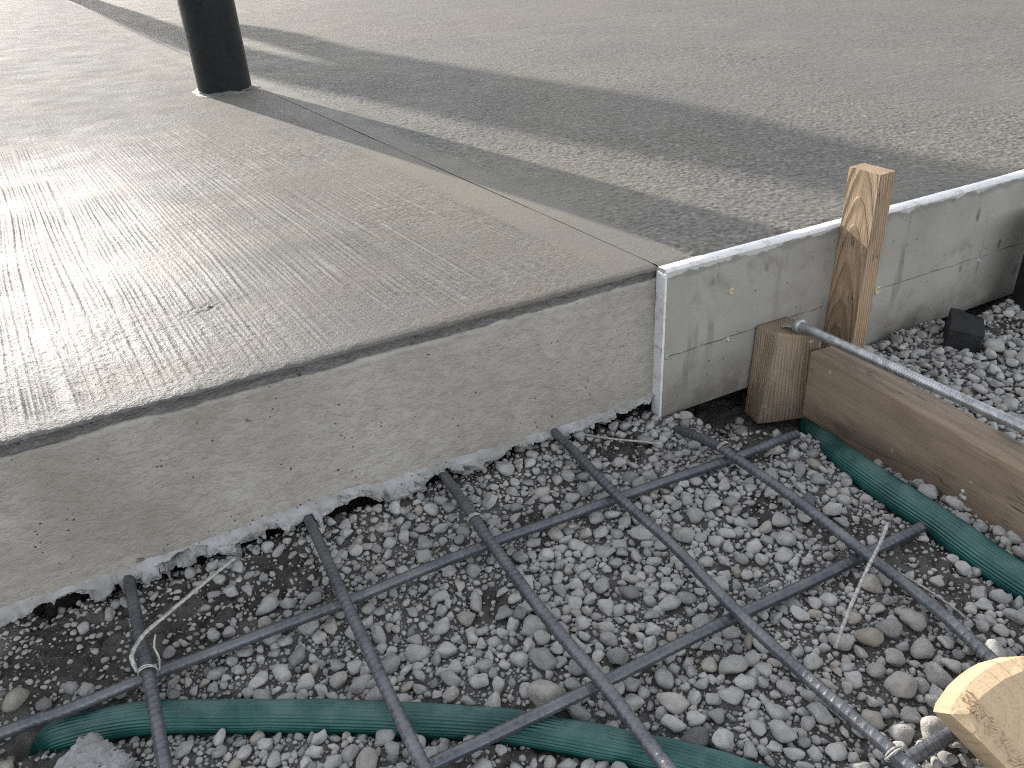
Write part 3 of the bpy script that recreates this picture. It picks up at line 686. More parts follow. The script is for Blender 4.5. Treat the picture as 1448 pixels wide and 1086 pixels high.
# ------------------------------------------------------------------ black pole in the slab
pole = thing('steel_pole', 'black round steel pole rising out of the wet concrete slab', 'pole', (-0.228, 2.062, H))
def tube_z(name, prof, nseg, mat, parent, cap=True, jag=None):
    th = np.linspace(0, 2 * math.pi, nseg, endpoint=False)
    V = []
    for i, (r, z) in enumerate(prof):
        rr = r * np.ones(nseg); zz = z * np.ones(nseg)
        if jag: rr = rr + jag(i, th)[0]; zz = zz + jag(i, th)[1]
        V.append(np.stack([rr * np.cos(th), rr * np.sin(th), zz], -1))
    F = [tuple(f) for f in grid_faces(len(prof), nseg, wrap=True).tolist()]
    if cap: F.append(tuple(range((len(prof) - 1) * nseg, len(prof) * nseg)))
    me = bpy.data.meshes.new(name); me.from_pydata(np.array(V).reshape(-1, 3).tolist(), [], F); me.update()
    for p in me.polygons: p.use_smooth = len(p.vertices) == 4
    return link(name, me, mat, parent)
tube_z('pipe', [(0.085, -0.1), (0.085, 0.0), (0.085, 1.0), (0.085, 2.8)], 64, M_BLACK, pole)
tube_z('cement_collar', [(0.112, -0.004), (0.102, 0.0015), (0.095, 0.003), (0.089, 0.007), (0.084, 0.008)], 64, M_SEAL, pole, cap=False,
       jag=lambda i, th: ((0.010 * np.sin(th * 3 + 1) + 0.006 * np.sin(th * 7 + 2 + i)) * (i < 3), (0.0025 * np.sin(th * 5 + i) + 0.0015 * np.sin(th * 11)) * (i > 1)))

# ------------------------------------------------------------------ forked tree whose shadow crosses the slab (its foot is at the top edge of the frame)
tree = thing('forked_tree', 'bare forked tree trunk standing at the far edge of the slab', 'tree', (-0.42, 10.1, 0.1))
TE = math.tan(SUN_EL)
def limb(pts):
    """(shadow y on the slab, offset across the light, radius) -> points of the limb in the tree's plane"""
    P = []; R = []
    for y, u, r in pts:
        d = (10.1 - y) / 0.983
        P.append((u - 0.187 * 10.1 + 0.42, 0.0, d * TE + 0.15)); R.append(r)
    path = catmull(P, 0.06)
    s = np.r_[0, np.cumsum(np.linalg.norm(np.diff(path, axis=0), axis=1))]
    sp = np.r_[0, np.cumsum(np.linalg.norm(np.diff(np.array(P), axis=0), axis=1))]
    return path, np.interp(s, sp * s[-1] / sp[-1], R)
def limb_mesh(name, pts):
    path, R = limb(pts)
    B = np.array([1.0, 0, 0]); N = np.array([0, 1.0, 0])
    th = np.linspace(0, 2 * math.pi, 24, endpoint=False)
    V = path[:, None, :] + (R[:, None] * (1 + 0.06 * vn(path[:, 2:3] * 3, th[None, :] * 2, 0.5, 9)))[..., None] * (np.cos(th)[None, :, None] * B + np.sin(th)[None, :, None] * N)
    n = len(path); F = [tuple(f) for f in grid_faces(n, 24, wrap=True).tolist()] + [tuple(range(24))[::-1], tuple(range((n - 1) * 24, n * 24))]
    me = bpy.data.meshes.new(name); me.from_pydata(V.reshape(-1, 3).tolist(), [], F); me.update()
    for p in me.polygons: p.use_smooth = len(p.vertices) == 4
    return link(name, me, M_BARK, tree)
limb_mesh('trunk', [(10.4, 1.44, 0.15), (9.4, 1.32, 0.12), (8.4, 1.20, 0.105), (6.2, 0.92, 0.12), (4.3, 0.67, 0.13), (3.2, 0.55, 0.125), (2.3, 0.49, 0.155), (1.6, 0.56, 0.19), (1.1, 0.60, 0.21), (0.7, 0.625, 0.215), (0.42, 0.625, 0.18), (0.2, 0.612, 0.157), (0.0, 0.605, 0.165), (-1.2, 0.56, 0.16), (-4.5, 0.45, 0.10)])
limb_mesh('limb', [(4.35, 1.06, 0.05), (4.0, 0.98, 0.12), (3.4, 0.93, 0.13), (2.75, 0.83, 0.115), (2.3, 0.79, 0.135), (1.6, 0.77, 0.13), (1.1, 0.77, 0.135), (0.7, 0.74, 0.12), (0.3, 0.67, 0.10)])

# ------------------------------------------------------------------ timber
st = link('timber_stake', hexa(box(0, 0, 0.18, 0.031, 0.058, 0.364), 'timber_stake', 0.0012, cuts=3, wob=0.0005, seed=3), M_POST)
st.location = (0.3445, -0.0455, -0.022)
tag(st, 'upright timber stake against the form panel, its top half sunlit', 'stake')
blk = link('timber_block', hexa([(-0.040, -0.0415, -0.080), (-0.033, -0.0010, -0.080), (0.040, -0.001, -0.080), (0.038, -0.068, -0.080),
                                 (-0.017, -0.0395, 0.077), (-0.026, -0.0002, 0.077), (0.043, -0.001, 0.076), (0.030, -0.084, 0.074)], 'timber_block', 0.004, cuts=3, wob=0.0012, seed=5, segs=3), M_BLOCK)
# order the rings counter-clockwise seen from above
blk.location = (0.2, -0.0175, 0.042)
tag(blk, 'short worn square timber block leaning on the form panel under the steel rod', 'block')
bm_ = link('timber_beam', hexa(box(0, -0.55, 0.045, 0.050, 1.1, 0.112), 'timber_beam', 0.0016, cuts=6, wob=0.0009, seed=8), M_BEAM)
bm_.location = (0.2335, -0.103, -0.001); bm_.rotation_euler = (0, 0, math.radians(-3.0))
tag(bm_, 'long brown timber beam lying on edge, running out from the form panel', 'beam')
def splat(pts, d):
    bm = bmesh.new(); q = random.Random(6)
    for cy, cz, r in pts:
        n = 14; rr = [r * q.uniform(0.65, 1.25) for _ in range(n)]
        lo = [bm.verts.new((0.0004, cy + rr[i] * math.cos(i * 6.283 / n), cz + 0.8 * rr[i] * math.sin(i * 6.283 / n))) for i in range(n)]
        hi = [bm.verts.new((-d * q.uniform(0.7, 1.2), cy + 0.6 * rr[i] * math.cos(i * 6.283 / n), cz + 0.48 * rr[i] * math.sin(i * 6.283 / n))) for i in range(n)]
        bm.faces.new(hi)
        for i in range(n): bm.faces.new((lo[i], lo[(i + 1) % n], hi[(i + 1) % n], hi[i]))
    bmesh.ops.recalc_face_normals(bm, faces=bm.faces)
    me = bpy.data.meshes.new('mortar_splash'); bm.to_mesh(me); bm.free()
    for p_ in me.polygons: p_.use_smooth = True
    return me
ms = link('mortar_splash', splat([(-0.285, 0.022, 0.0055), (-0.276, 0.013, 0.0045), (-0.292, 0.009, 0.004), (-0.300, 0.002, 0.0035), (-0.283, 0.030, 0.0035)], 0.0016), M_SPLASH, bm_)
ms.location = (-0.0252, 0, 0)
# sunlit fresh-cut offcut close to the camera
def offcut():
    n = Vector((-0.35, -0.55, 0.75)).normalized()
    ax = Vector((0.64, -0.25, 0.0)); ax = (ax - n * ax.dot(n)).normalized()
    ay = n.cross(ax)
    P0 = Vector((-0.1205, -0.6322, 0.08))
    pts = [Vector(p) for p in ((-0.144, -0.616, 0.079), (-0.139, -0.6135, 0.0845), (-0.131, -0.612, 0.089), (-0.1215, -0.6105, 0.0945), (-0.110, -0.610, 0.099), (-0.0995, -0.611, 0.1035), (-0.089, -0.613, 0.107), (-0.070, -0.620, 0.111), (-0.045, -0.634, 0.1125))]
    q = [((p - P0).dot(ax), (p - P0).dot(ay)) for p in pts]
    far = [(q[-1][0] + 0.05, q[-1][1] - 0.03), (q[-1][0] + 0.06, q[-1][1] - 0.16)]
    b = Vector((-0.131, -0.660, 0.053)); bq = ((b - P0).dot(ax), (b - P0).dot(ay))
    d = (bq[0] - q[0][0], bq[1] - q[0][1])
    low = [(q[0][0] + d[0] * 1.9, q[0][1] + d[1] * 1.9), bq, (q[0][0] + d[0] * 0.5, q[0][1] + d[1] * 0.5 - 0.0006)]
    ring = q + far + low
    bm = bmesh.new()
    c = Vector((sum(p[0] for p in ring) / len(ring), sum(p[1] for p in ring) / len(ring)))
    fv = []
    for i, p in enumerate(ring):
        k = 0.012 if i < len(q) + 1 else 0.001
        v = Vector(p); dirn = (c - v).normalized()
        w = v + dirn * k
        fv.append(bm.verts.new((w.x, w.y, 0.0)))
    mv = [bm.verts.new((p[0], p[1], -0.008)) for p in ring]
    bv = [bm.verts.new((p[0], p[1], -0.045)) for p in ring]
    f = bm.faces.new(fv); bm.faces.new(bv[::-1])
    N = len(ring)
    for i in range(N):
        j = (i + 1) % N
        bm.faces.new((fv[i], mv[i], mv[j], fv[j])); bm.faces.new((mv[i], bv[i], bv[j], mv[j]))
    bmesh.ops.recalc_face_normals(bm, faces=bm.faces)
    me = bpy.data.meshes.new('wood_offcut'); bm.to_mesh(me); bm.free()
    o = link('wood_offcut', me, M_OFFCUT)
    M = Matrix.Identity(4)
    for i in range(3): M[i][0] = ax[i]; M[i][1] = ay[i]; M[i][2] = n[i]; M[i][3] = P0[i]
    o.matrix_world = M
    return o
oc = offcut()
tag(oc, 'pale fresh-cut wood offcut with a rounded sunlit end, nearest the camera', 'offcut')

def splinters():
    bm = bmesh.new(); q = random.Random(4)
    a = Vector((-0.0205, 0.0170)); b = Vector((0.010, -0.046)); d = (b - a); nrm = Vector((-d.y, d.x)).normalized()
    if nrm.dot(Vector((1, 0))) < 0: nrm = -nrm
    for i in range(70):
        t = q.random(); off = 0.0015 + 0.011 * q.random() ** 1.6
        c = a + d * t + nrm * off
        an = q.gauss(2.35, 0.5); L = q.uniform(0.0012, 0.0045); w = q.uniform(0.0005, 0.0012)
        u = Vector((math.cos(an), math.sin(an))); v = Vector((-u.y, u.x))
        z0 = 0.0002; lift = q.uniform(0.0005, 0.0019)
        p = [c - u * L - v * w, c - u * L + v * w, c + u * L + v * w * 0.4, c + u * L - v * w * 0.4]
        lo = [bm.verts.new((e.x, e.y, z0 - 0.0006)) for e in p]
        hi = [bm.verts.new((e.x, e.y, z0 + (lift if k > 1 else 0.0002))) for k, e in enumerate(p)]
        bm.faces.new(hi); bm.faces.new(lo[::-1])
        for k in range(4): bm.faces.new((lo[k], lo[(k + 1) % 4], hi[(k + 1) % 4], hi[k]))
    bmesh.ops.recalc_face_normals(bm, faces=bm.faces)
    me = bpy.data.meshes.new('splinters'); bm.to_mesh(me); bm.free(); return me
sp = link('splinters', splinters(), M_OFFCUT, oc)

# ------------------------------------------------------------------ threaded steel rod on the block
rod = thing('steel_rod', 'straight galvanised steel rod lying over the timber block and beam', 'rod', (0.211, -0.068, 0.130))
def rod_mesh():
    path = catmull([(0, 0, 0), (0.006, -0.12, 0.0), (0.016, -0.348, 0.0), (0.04, -0.9, 0.0)], 0.0011)
    def rad(s, th):
        worn = sstep(0.10, 0.16, s)
        return 0.0074 + worn * 0.00022 * np.sin(2 * math.pi * s / 0.0042 + th)
    return sweep(path, rad, 32, 'shaft')
link('shaft', rod_mesh(), M_STEEL, rod)
col_p = np.array([(0, 0.004, 0), (0.0002, -0.003, 0), (0.0003, -0.006, 0)])
link('end_collar', sweep(col_p, lambda s, th: 0.0104 + 0 * s * th, 24, 'end_collar'), M_ZINC, rod)
def strap():
    bm = bmesh.new()
    pts = [(-0.012, 0.020), (-0.004, 0.024), (0.004, 0.016), (0.009, 0.002), (0.008, -0.006), (-0.009, -0.006), (-0.010, 0.004)]
    a = [bm.verts.new((x, y, -0.0078 + 0.010 * sstep(0.012, -0.004, y))) for x, y in pts]
    b = [bm.verts.new((x, y, -0.0058 + 0.011 * sstep(0.012, -0.004, y))) for x, y in pts]
    bm.faces.new(b); bm.faces.new(a[::-1])
    for i in range(len(pts)):
        j = (i + 1) % len(pts); bm.faces.new((a[i], a[j], b[j], b[i]))
    bmesh.ops.recalc_face_normals(bm, faces=bm.faces)
    me = bpy.data.meshes.new('strap'); bm.to_mesh(me); bm.free(); return me
link('strap', strap(), M_ZINC, rod)

# ------------------------------------------------------------------ rebar grid
def rebar(pts, label, roll):
    path = catmull(pts, 0.0012)
    n = len(path)
    s = np.arange(n) * 0.0012
    path = path + np.stack([0.0008 * vn(s, 0 * s, 0.15, int(roll * 10) + 3), 0.0008 * vn(s, 0 * s, 0.15, int(roll * 10) + 4), 0 * s], -1)
    def rad(s, th):
        side = np.where(np.sin(th + roll) > 0, 1.0, -1.0)
        ph = (s / 0.0085 + side * (th + roll) / math.pi * 0.55) % 1.0
        rib = np.exp(-((ph - 0.5) / 0.11) ** 2)
        lon = np.exp(-(((th + roll) % math.pi - math.pi / 2) / 0.16) ** 2)
        env = np.clip(1.2 - np.exp(-(((th + roll + math.pi / 2) % math.pi - math.pi / 2) / 0.3) ** 2), 0, 1)
        return 0.0064 + 0.00060 * rib * env + 0.0006 * lon
    o = link('rebar', sweep(path, rad, 36, 'rebar'), M_REBAR)
    return tag(o, label, 'rebar', 'steel bars of the grid in the gravel')
YB, XB = 0.034, 0.0195
rebar([(-0.765, 0.12, YB), (-0.763, -0.028, YB), (-0.761, -0.094, YB), (-0.758, -0.173, YB), (-0.756, -0.289, YB), (-0.752, -0.45, YB)], 'leftmost steel bar coming out from under the slab, with a long tie wire on it', 0.4)
rebar([(-0.547, 0.12, YB), (-0.548, -0.03, YB), (-0.549, -0.104, YB), (-0.55, -0.176, YB), (-0.55, -0.303, YB), (-0.55, -0.412, YB)], 'second bar from the left running out from under the slab, ending at the frame bottom', 1.3)
rebar([(-0.360, 0.12, YB), (-0.361, -0.034, YB), (-0.365, -0.156, YB), (-0.367, -0.302, YB), (-0.363, -0.407, YB), (-0.364, -0.512, YB), (-0.364, -0.75, YB)], 'middle bar of the five running out from under the slab, crossing over the green hose', 2.2)
rebar([(-0.178, 0.12, YB), (-0.180, -0.035, YB), (-0.185, -0.168, YB), (-0.183, -0.274, YB), (-0.189, -0.401, YB), (-0.188, -0.509, YB), (-0.184, -0.609, YB), (-0.18, -0.75, YB)], 'fourth bar from the left running out from under the slab, scuffed at its near end', 0.9)
rebar([(-0.001, 0.0, YB - 0.050), (-0.0015, -0.04, YB - 0.032), (-0.002, -0.10, YB - 0.012), (-0.002, -0.14, YB - 0.003), (-0.002, -0.179, YB), (0.001, -0.284, YB), (-0.004, -0.406, YB), (-0.004, -0.505, YB - 0.006), (-0.004, -0.585, YB - 0.02), (-0.004, -0.70, YB - 0.03)], 'rightmost long bar running out from under the form panel, its end buried by the offcut', 1.8)
rebar([(-1.15, -0.148, XB - 0.004), (-0.9, -0.152, XB), (-0.836, -0.155, XB), (-0.761, -0.153, XB), (-0.659, -0.155, XB), (-0.549, -0.156, XB), (-0.449, -0.153, XB), (-0.362, -0.152, XB), (-0.265, -0.157, XB), (-0.17, -0.160, XB), (-0.081, -0.164, XB), (0.006, -0.169, XB), (0.085, -0.169, XB), (0.128, -0.169, XB - 0.002)], 'cross bar nearest the slab, lying under the five long bars', 0.1)
rebar([(-0.70, -0.394, XB), (-0.549, -0.395, XB), (-0.476, -0.397, XB), (-0.359, -0.398, XB), (-0.269, -0.396, XB), (-0.179, -0.396, XB), (-0.083, -0.398, XB), (0.008, -0.398, XB), (0.104, -0.398, XB)], 'middle cross bar, ending beside the green hose under the beam', 1.1)
rebar([(-0.186, -0.603, XB), (-0.153, -0.604, XB), (-0.099, -0.605, XB), (-0.012, -0.606, XB), (0.10, -0.606, XB)], 'short cross bar nearest the camera, half hidden under the wood offcut', 2.7)

# ------------------------------------------------------------------ green ribbed hoses
def hose(path, r, label, roll):
    def rad(s, th):
        f = np.maximum(np.cos(th * 30 + roll), -0.2)
        return r + 0.0009 * f - 0.0008 * vn(s, th * 0.0, 0.03, 5)
    o = link('green_hose', sweep(path, rad, 150, 'green_hose'), M_HOSE)
    return tag(o, label, 'hose', 'green ribbed hoses')
hose(_h1, 0.0158, 'green ribbed hose curving through the gravel under the bars in the foreground', 0.3)
hose(_h2, 0.0195, 'green ribbed hose lying straight along the foot of the timber beam', 0.9)

# ------------------------------------------------------------------ wires
def wire(pts, r, label, name='tie_wire', twin=False):
    path = catmull(pts, 0.002)
    k = (lambda s, th: r * (1 + 0.12 * np.sin(s * 900 + th * 2)) * (1.0 + 0.45 * np.abs(np.cos(th)) * twin))
    o = link(name, sweep(path, k, 12, name), M_WIRE)
    return tag(o, label, 'wire', 'loose tie wires')
wire([(-0.124, -0.479, 0.016), (-0.110, -0.472, 0.030), (-0.080, -0.457, 0.043), (-0.034, -0.434, 0.0475), (0.009, -0.413, 0.048), (0.040, -0.396, 0.051)], 0.0021, 'pale curved wire leaning across the rightmost bar crossing')
wire([(0.004, -0.432, 0.030), (0.014, -0.465, 0.026), (0.025, -0.500, 0.017), (0.030, -0.515, 0.010)], 0.0014, 'thin straight wire lying on dark soil beside the rightmost long bar')
wire([(-0.7685, -0.152, 0.030), (-0.7705, -0.143, 0.042), (-0.764, -0.134, 0.048), (-0.752, -0.125, 0.053), (-0.737, -0.117, 0.055), (-0.700, -0.092, 0.055), (-0.657, -0.063, 0.054), (-0.645, -0.055, 0.053)], 0.0017, 'long bright bent wire sticking up from the leftmost bar crossing', twin=True)
wire([(-0.749, -0.158, 0.026), (-0.7465, -0.146, 0.032), (-0.748, -0.136, 0.040), (-0.744, -0.126, 0.047)], 0.0012, 'short pale wire end twisted beside the leftmost bar')
wire([(-0.148, 0.012, 0.022), (-0.136, -0.004, 0.019), (-0.102, -0.042, 0.019), (-0.070, -0.066, 0.017), (-0.047, -0.080, 0.012)], 0.0017, 'dull grey wire lying on soil under the slab corner')
def loop(x, y, z, label, r=0.0092):
    th = np.linspace(0, 2 * math.pi * 1.6, 40)
    pts = np.stack([x + r * np.cos(th), y + 0.0035 * np.sin(th * 0.6) + (th - 5) * 0.0006, z + r * np.sin(th)], -1)
    o = link('tie_wire', sweep(pts, lambda s, t: 0.0009 + 0 * s * t, 8, 'tie_wire'), M_WIRE)
    tag(o, label, 'wire', 'loose tie wires')
loop(-0.3637, -0.117, YB, 'wire loop wrapped round the middle bar just behind the first cross bar')
loop(0.0005, -0.158, YB, 'wire loop wrapped round the rightmost bar at the first cross bar')
loop(-0.184, -0.600, YB, 'bright wire loop wrapped round the fourth bar at its front crossing')
loop(-0.7585, -0.162, YB, 'wire loop wrapped round the leftmost bar at the first cross bar')

# ------------------------------------------------------------------ stones
def ico(sub):
    bm = bmesh.new(); bmesh.ops.create_icosphere(bm, subdivisions=sub, radius=1.0)
    V = np.array([v.co[:] for v in bm.verts]); F = np.array([[v.index for v in f.verts] for f in bm.faces]); bm.free()
    return V, F
def arche(sub, seed, planes=13, p=9.0, rough=0.05):
    V, F = ico(sub); r = np.random.default_rng(seed)
    N = r.normal(size=(planes, 3)); N /= np.linalg.norm(N, axis=1)[:, None]
    h = r.uniform(0.72, 1.05, planes)
    N = np.vstack([N, np.eye(3), -np.eye(3)]); h = np.r_[h, np.full(6, 1.05)]
    D = np.maximum(V @ N.T, 0) / h[None, :]
    rad = (D ** p).sum(1) ** (-1.0 / p)
    ph = r.uniform(0, 6.28, (4, 3)); fr = r.normal(size=(4, 3)) * 2.6
    for a, b in zip(ph, fr): rad = rad * (1 + rough * 0.5 * np.sin(V @ b + a[0]))
    return V * rad[:, None], F
A1 = [arche(2, 100 + i, int(10 + i % 7), 5.0 + 3 * (i % 4), 0.09) for i in range(14)]
A2 = [arche(3, 200 + i, int(13 + i % 6), 6.0 + 4 * (i % 3), 0.09) for i in range(12)]

# named cobbles: x, y, radius (m), tint seed, label
COB = [
 (-0.223, -0.438, 0.0165, 'largest grey cobble right of the middle bar, just past the middle cross bar', 1.0),
 (-0.404, -0.372, 0.0215, 'large flat tan stone lying against the middle bar above the green hose', 0.7),
 (-0.139, -0.251, 0.0150, 'large pale stone between the fourth and rightmost bars, nearer of a touching pair', 0.8),
 (-0.106, -0.229, 0.0140, 'rounded grey stone behind the large pale stone between the fourth and rightmost bars', 0.9),
 (-0.078, -0.281, 0.0095, 'small round stone alone on the dark soil between the fourth and rightmost bars', 0.9),
 (-0.253, -0.297, 0.0125, 'round pale stone in the middle of the grid square left of the fourth bar', 0.95),
 (-0.313, -0.340, 0.0110, 'rounded stone near the middle bar, upper of a close pair', 0.9),
 (-0.316, -0.367, 0.0128, 'rounded stone near the middle bar, lower of a close pair', 0.9),
 (-0.146, -0.303, 0.0100, 'grey pebble close beside the fourth bar, halfway between two cross bars', 0.9),
 (-0.105, -0.318, 0.0100, 'round pebble between the fourth and rightmost bars, near the dark soil patch', 0.9),
 (-0.527, -0.244, 0.0125, 'round grey stone close to the second bar, just behind the foreground hose', 0.95),
 (-0.428, -0.223, 0.0115, 'round grey stone between the second and middle bars, near the first cross bar', 0.95),
 (-0.590, -0.352, 0.0135, 'grey stone in front of the foreground hose, left of the second bar', 0.9),
 (-0.585, -0.236, 0.0110, 'grey stone behind the foreground hose, left of the second bar', 0.9),
 (-0.444, -0.304, 0.0105, 'rounded stone between the second and middle bars, halfway along the hose', 0.9),
 (-0.022, -0.490, 0.0175, 'topmost grey rock of the heap by the rightmost bar', 0.95),
 (-0.054, -0.486, 0.0140, 'round rock left of the topmost rock in the heap by the rightmost bar', 0.95),
 (-0.079, -0.484, 0.0150, 'broad rock in the heap by the rightmost bar, second from the pale wire end', 0.85),
 (-0.107, -0.473, 0.0150, 'flat round stone under the lower end of the pale curved wire', 0.75),
 (-0.098, -0.540, 0.0160, 'egg shaped rock in front of the heap, beside the fourth bar', 1.0),
 (-0.104, -0.515, 0.0115, 'small rounded rock in front of the heap of rocks by the rightmost bar', 0.95),
 (-0.043, -0.520, 0.0155, 'rock in the heap closest to the wood offcut', 0.9),
 (-0.075, -0.512, 0.0130, 'dark rock in the centre of the heap by the rightmost bar', 0.9),
 (-0.139, -0.577, 0.0125, 'tapered grey stone beside the fourth bar near the short cross bar', 0.95),
 (-0.307, -0.484, 0.0150, 'grey stone just beyond the foreground hose, right of the middle bar', 0.95),
 (-0.295, -0.093, 0.0085, 'small round stone between the middle and fourth bars near the slab edge', 0.95),
 (-0.889, -0.108, 0.0140, 'round stone in the soil at the left frame edge, under the slab', 0.95),
 (-0.865, -0.118, 0.0095, 'smaller round stone beside the leftmost round stone in the soil', 0.95),
 (-0.8255, -0.235, 0.0300, 'pale rough concrete lump at the bottom left corner, below the hose end', 0.9),
 (0.407, -0.040, 0.0140, 'rounded stone against the form panel, right of the stake, nearer the stake', 0.95),
 (0.487, -0.040, 0.0130, 'rounded stone against the form panel, farther right of the stake', 0.95),
 (0.585, -0.150, 0.0200, 'angular grey rock beside the black brick', 0.9),
 (0.395, -0.078, 0.0100, 'small grey stone right beside the foot of the stake', 0.9),
]
cob_xy = []
for i, (x, y, r, lab, asp) in enumerate(COB):
    Va, Fa = A2[(i * 5) % len(A2)]
    rr = np.random.default_rng(900 + i)
    sc = np.array([1.02, 0.92 * (0.8 + 0.2 * asp), 0.72]) * r * 0.92
    lump = 'concrete lump' in lab
    if lump:                                                                # a broken piece of concrete, not a pebble
        Va, Fa = arche(6, 777, 11, 14.0, 0.05)
        Va = Va * (1 + 0.07 * facet(Va[:, 0] + 0.6 * Va[:, 2], Va[:, 1] - 0.5 * Va[:, 2], 0.30, 5) + 0.05 * fbm(Va[:, 0] + 0.7 * Va[:, 2], Va[:, 1] + 0.4 * Va[:, 2], 0.16, 6))[:, None]
    me = np_mesh('cobble', Va * sc, Fa)
    zz = float(ground_h(np.array([x]), np.array([y]), False)[0]) + r * 0.50
    o = link('cobble', me, M_LIP if lump else M_COB)
    o.location = (x, y, zz); o.rotation_euler = (rr.uniform(-.25, .25), rr.uniform(-.25, .25), rr.uniform(0, 6.28))
    tag(o, lab, 'stone', 'larger stones lying in the gravel')
    cob_xy.append((x, y, r))

def scatter():
    cell = 0.012; G = {}
    out = []
    def ok(x, y, r, f):
        k = int(math.ceil((r + 0.022) / cell)); cx, cy = int(math.floor(x / cell)), int(math.floor(y / cell))
        for a in range(cx - k, cx + k + 1):
            for b in range(cy - k, cy + k + 1):
                for q in G.get((a, b), ()):
                    dd = (x - q[0]) ** 2 + (y - q[1]) ** 2
                    if dd < (f * (r + q[2])) ** 2: return False
        return True
    def put(x, y, r): G.setdefault((int(math.floor(x / cell)), int(math.floor(y / cell))), []).append((x, y, r))
    for x, y, r in cob_xy: put(x, y, r * 1.0)
    r0 = np.random.default_rng(5)
    passes = [(0.0132, 0.0104, 600, 0.86, 0.2), (0.0104, 0.0080, 3600, 0.80, 0.3), (0.0080, 0.0058, 11000, 0.77, 0.45), (0.0058, 0.0043, 16000, 0.76, 0.55), (0.0043, 0.0030, 26000, 0.76, 0.8), (0.0030, 0.0018, 42000, 0.76, 1.1), (0.0018, 0.0010, 70000, 0.78, 1.2)]
    for rmax, rmin, n, f, soilp in passes:
        x = r0.uniform(-1.02, 0.98, n); y = r0.uniform(-0.80, 0.03, n); r = r0.uniform(rmin, rmax, n); u = r0.uniform(0, 1, n)
        s = soil_mask(x, y)
        coarse = 0.5 + 0.5 * np.clip(fbm(x, y, 0.13, 33) * 1.2 + 0.6 * sstep(-0.15, -0.35, y) + 0.5 * sstep(0.25, 0.3, x), -1, 1)
        dens = (1 - s * (1 - 0.22 * soilp))
        if rmin > 0.0038: dens = dens * (0.25 + 0.75 * coarse)
        left = (x < -0.70) & (y > -0.15)
        dens = np.where(left & (rmin > 0.003), dens * 0.25, dens)
        keep = u < dens
        hd = np.minimum(hose_dist(x, y, _h1[::3]) - 0.0145, hose_dist(x, y, _h2[::3]) - 0.0185)
        keep &= hd > r * 0.5
        keep &= ~((x > 0.195) & (x < 0.262) & (y < -0.09))                # under the beam
        keep &= ~((x > 0.155) & (x < 0.25) & (y > -0.10))                 # under the block
        keep &= ~((x > 0.325) & (x < 0.365) & (y > -0.08))                # under the stake
        keep &= ~((y > -0.017 - r) & (x > -0.01))                         # the panel
        for i in np.nonzero(keep)[0]:
            if ok(x[i], y[i], r[i], f): put(x[i], y[i], r[i]); out.append((x[i], y[i], r[i]))
    return np.array(out)
ST = scatter()
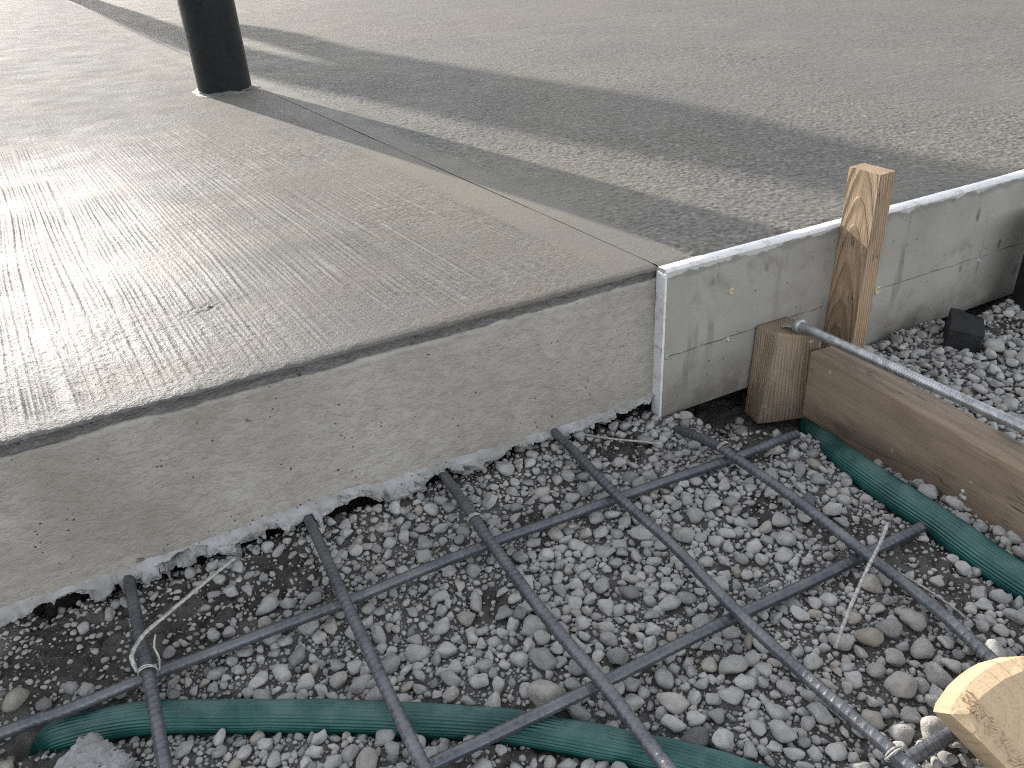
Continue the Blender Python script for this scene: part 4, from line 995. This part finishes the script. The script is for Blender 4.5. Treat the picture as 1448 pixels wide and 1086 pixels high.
def gravel():
    n = len(ST); r0 = np.random.default_rng(77)
    x, y, r = ST[:, 0], ST[:, 1], ST[:, 2]
    h = ground_h(x, y)
    z = h + r * r0.uniform(0.30, 0.70, n)
    # stones stay below the bars that lie on them
    for bx in (-0.763, -0.549, -0.364, -0.186, -0.002):
        near = np.abs(x - bx) < 0.007; z = np.where(near, np.minimum(z, YB - 0.0078 - r * 0.75), z)
    for by in (-0.155, -0.397, -0.605):
        near = (np.abs(y - by) < 0.007) & (x < 0.14); z = np.where(near, np.minimum(z, XB - 0.0078 - r * 0.75), z)
    allV = []; allF = []; allT = []; off = 0
    small = r < 0.0019; big_ = r > 0.0046
    kinds = r0.integers(0, len(A1), n)
    V1, F1 = ico(1)
    A3 = [arche(3, 100 + i, int(10 + i % 7), 5.0 + 3 * (i % 4), 0.09) for i in range(14)]
    A0 = []
    for i in range(len(A1)):
        q = np.random.default_rng(300 + i); N = q.normal(size=(9, 3)); N /= np.linalg.norm(N, axis=1)[:, None]; hh = q.uniform(0.75, 1.05, 9)
        N = np.vstack([N, np.eye(3), -np.eye(3)]); hh = np.r_[hh, np.full(6, 1.05)]
        rad = ((np.maximum(V1 @ N.T, 0) / hh) ** 8).sum(1) ** (-1 / 8.0); A0.append((V1 * rad[:, None], F1))
    for lod in (0, 1, 2):
        for kd in range(len(A1)):
            idx = np.nonzero((kinds == kd) & (small if lod == 0 else (big_ if lod == 2 else ~small & ~big_)))[0]
            if not len(idx): continue
            Va, Fa = (A0, A1, A3)[lod][kd]
            k = len(idx)
            a, b, c = r0.uniform(-0.5, 0.5, k), r0.uniform(-0.5, 0.5, k), r0.uniform(0, 6.283, k)
            ca, sa, cb, sb, cc, sc = np.cos(a), np.sin(a), np.cos(b), np.sin(b), np.cos(c), np.sin(c)
            Rx = np.zeros((k, 3, 3)); Rx[:, 0, 0] = 1; Rx[:, 1, 1] = ca; Rx[:, 1, 2] = -sa; Rx[:, 2, 1] = sa; Rx[:, 2, 2] = ca
            Ry = np.zeros((k, 3, 3)); Ry[:, 1, 1] = 1; Ry[:, 0, 0] = cb; Ry[:, 0, 2] = sb; Ry[:, 2, 0] = -sb; Ry[:, 2, 2] = cb
            Rz = np.zeros((k, 3, 3)); Rz[:, 2, 2] = 1; Rz[:, 0, 0] = cc; Rz[:, 0, 1] = -sc; Rz[:, 1, 0] = sc; Rz[:, 1, 1] = cc
            R = Rx @ Ry @ Rz
            S3 = r[idx, None] * np.stack([r0.uniform(0.95, 1.25, k), r0.uniform(0.75, 1.0, k), r0.uniform(0.55, 0.85, k)], 1)
            W = np.einsum('kij,kvj->kvi', R, Va[None] * S3[:, None, :]) + np.stack([x[idx], y[idx], z[idx]], 1)[:, None, :]
            nvv = len(Va)
            allV.append(W.reshape(-1, 3)); allF.append((Fa[None] + (off + np.arange(k) * nvv)[:, None, None]).reshape(-1, 3))
            t = np.clip(r0.beta(3.2, 2.6, k), 0, 1)
            allT.append(np.repeat(t, nvv)); off += k * nvv
    me = np_mesh('gravel', np.vstack(allV), np.vstack(allF))
    at = me.attributes.new('tint', 'FLOAT', 'POINT'); at.data.foreach_set('value', np.concatenate(allT).astype(np.float32))
    return me
gv = link('gravel', gravel(), M_STONE)
gv['kind'] = 'stuff'; gv['label'] = 'loose grey gravel of mixed pebbles over dark soil'; gv['category'] = 'gravel'

# ------------------------------------------------------------------ black brick and added cylinder for the dark area at the right
bk = link('black_brick', hexa([(-0.035, -0.024, 0), (0.03, -0.026, 0), (0.036, 0.026, 0), (-0.033, 0.025, 0), (-0.032, -0.022, 0.046), (0.028, -0.024, 0.044), (0.034, 0.022, 0.050), (-0.03, 0.024, 0.048)], 'black_brick', 0.002, cuts=3, wob=0.0022, seed=12), M_BRICK)
bk.scale = (1.2, 1.15, 1.08); bk.location = (0.575, -0.098, 0.000); bk.rotation_euler = (0.05, -0.06, math.radians(38))
tag(bk, 'broken black brick lying on gravel in front of the form panel', 'brick')
pp = thing('added_cylinder', 'added black cylinder standing in for the dark area at the right frame edge', 'pipe', (0.812, -0.100, -0.02))  # cylinder added to give the dark area by the panel end
tube_z('cylinder_wall', [(0.062, -0.02), (0.062, 0.2), (0.060, 0.21), (0.056, 0.21), (0.055, 0.1)], 48, M_STAND_IN, pp)
tube_z('cylinder_rim', [(0.063, 0.17), (0.066, 0.174), (0.066, 0.194), (0.063, 0.198)], 48, M_STAND_IN, pp, cap=False)
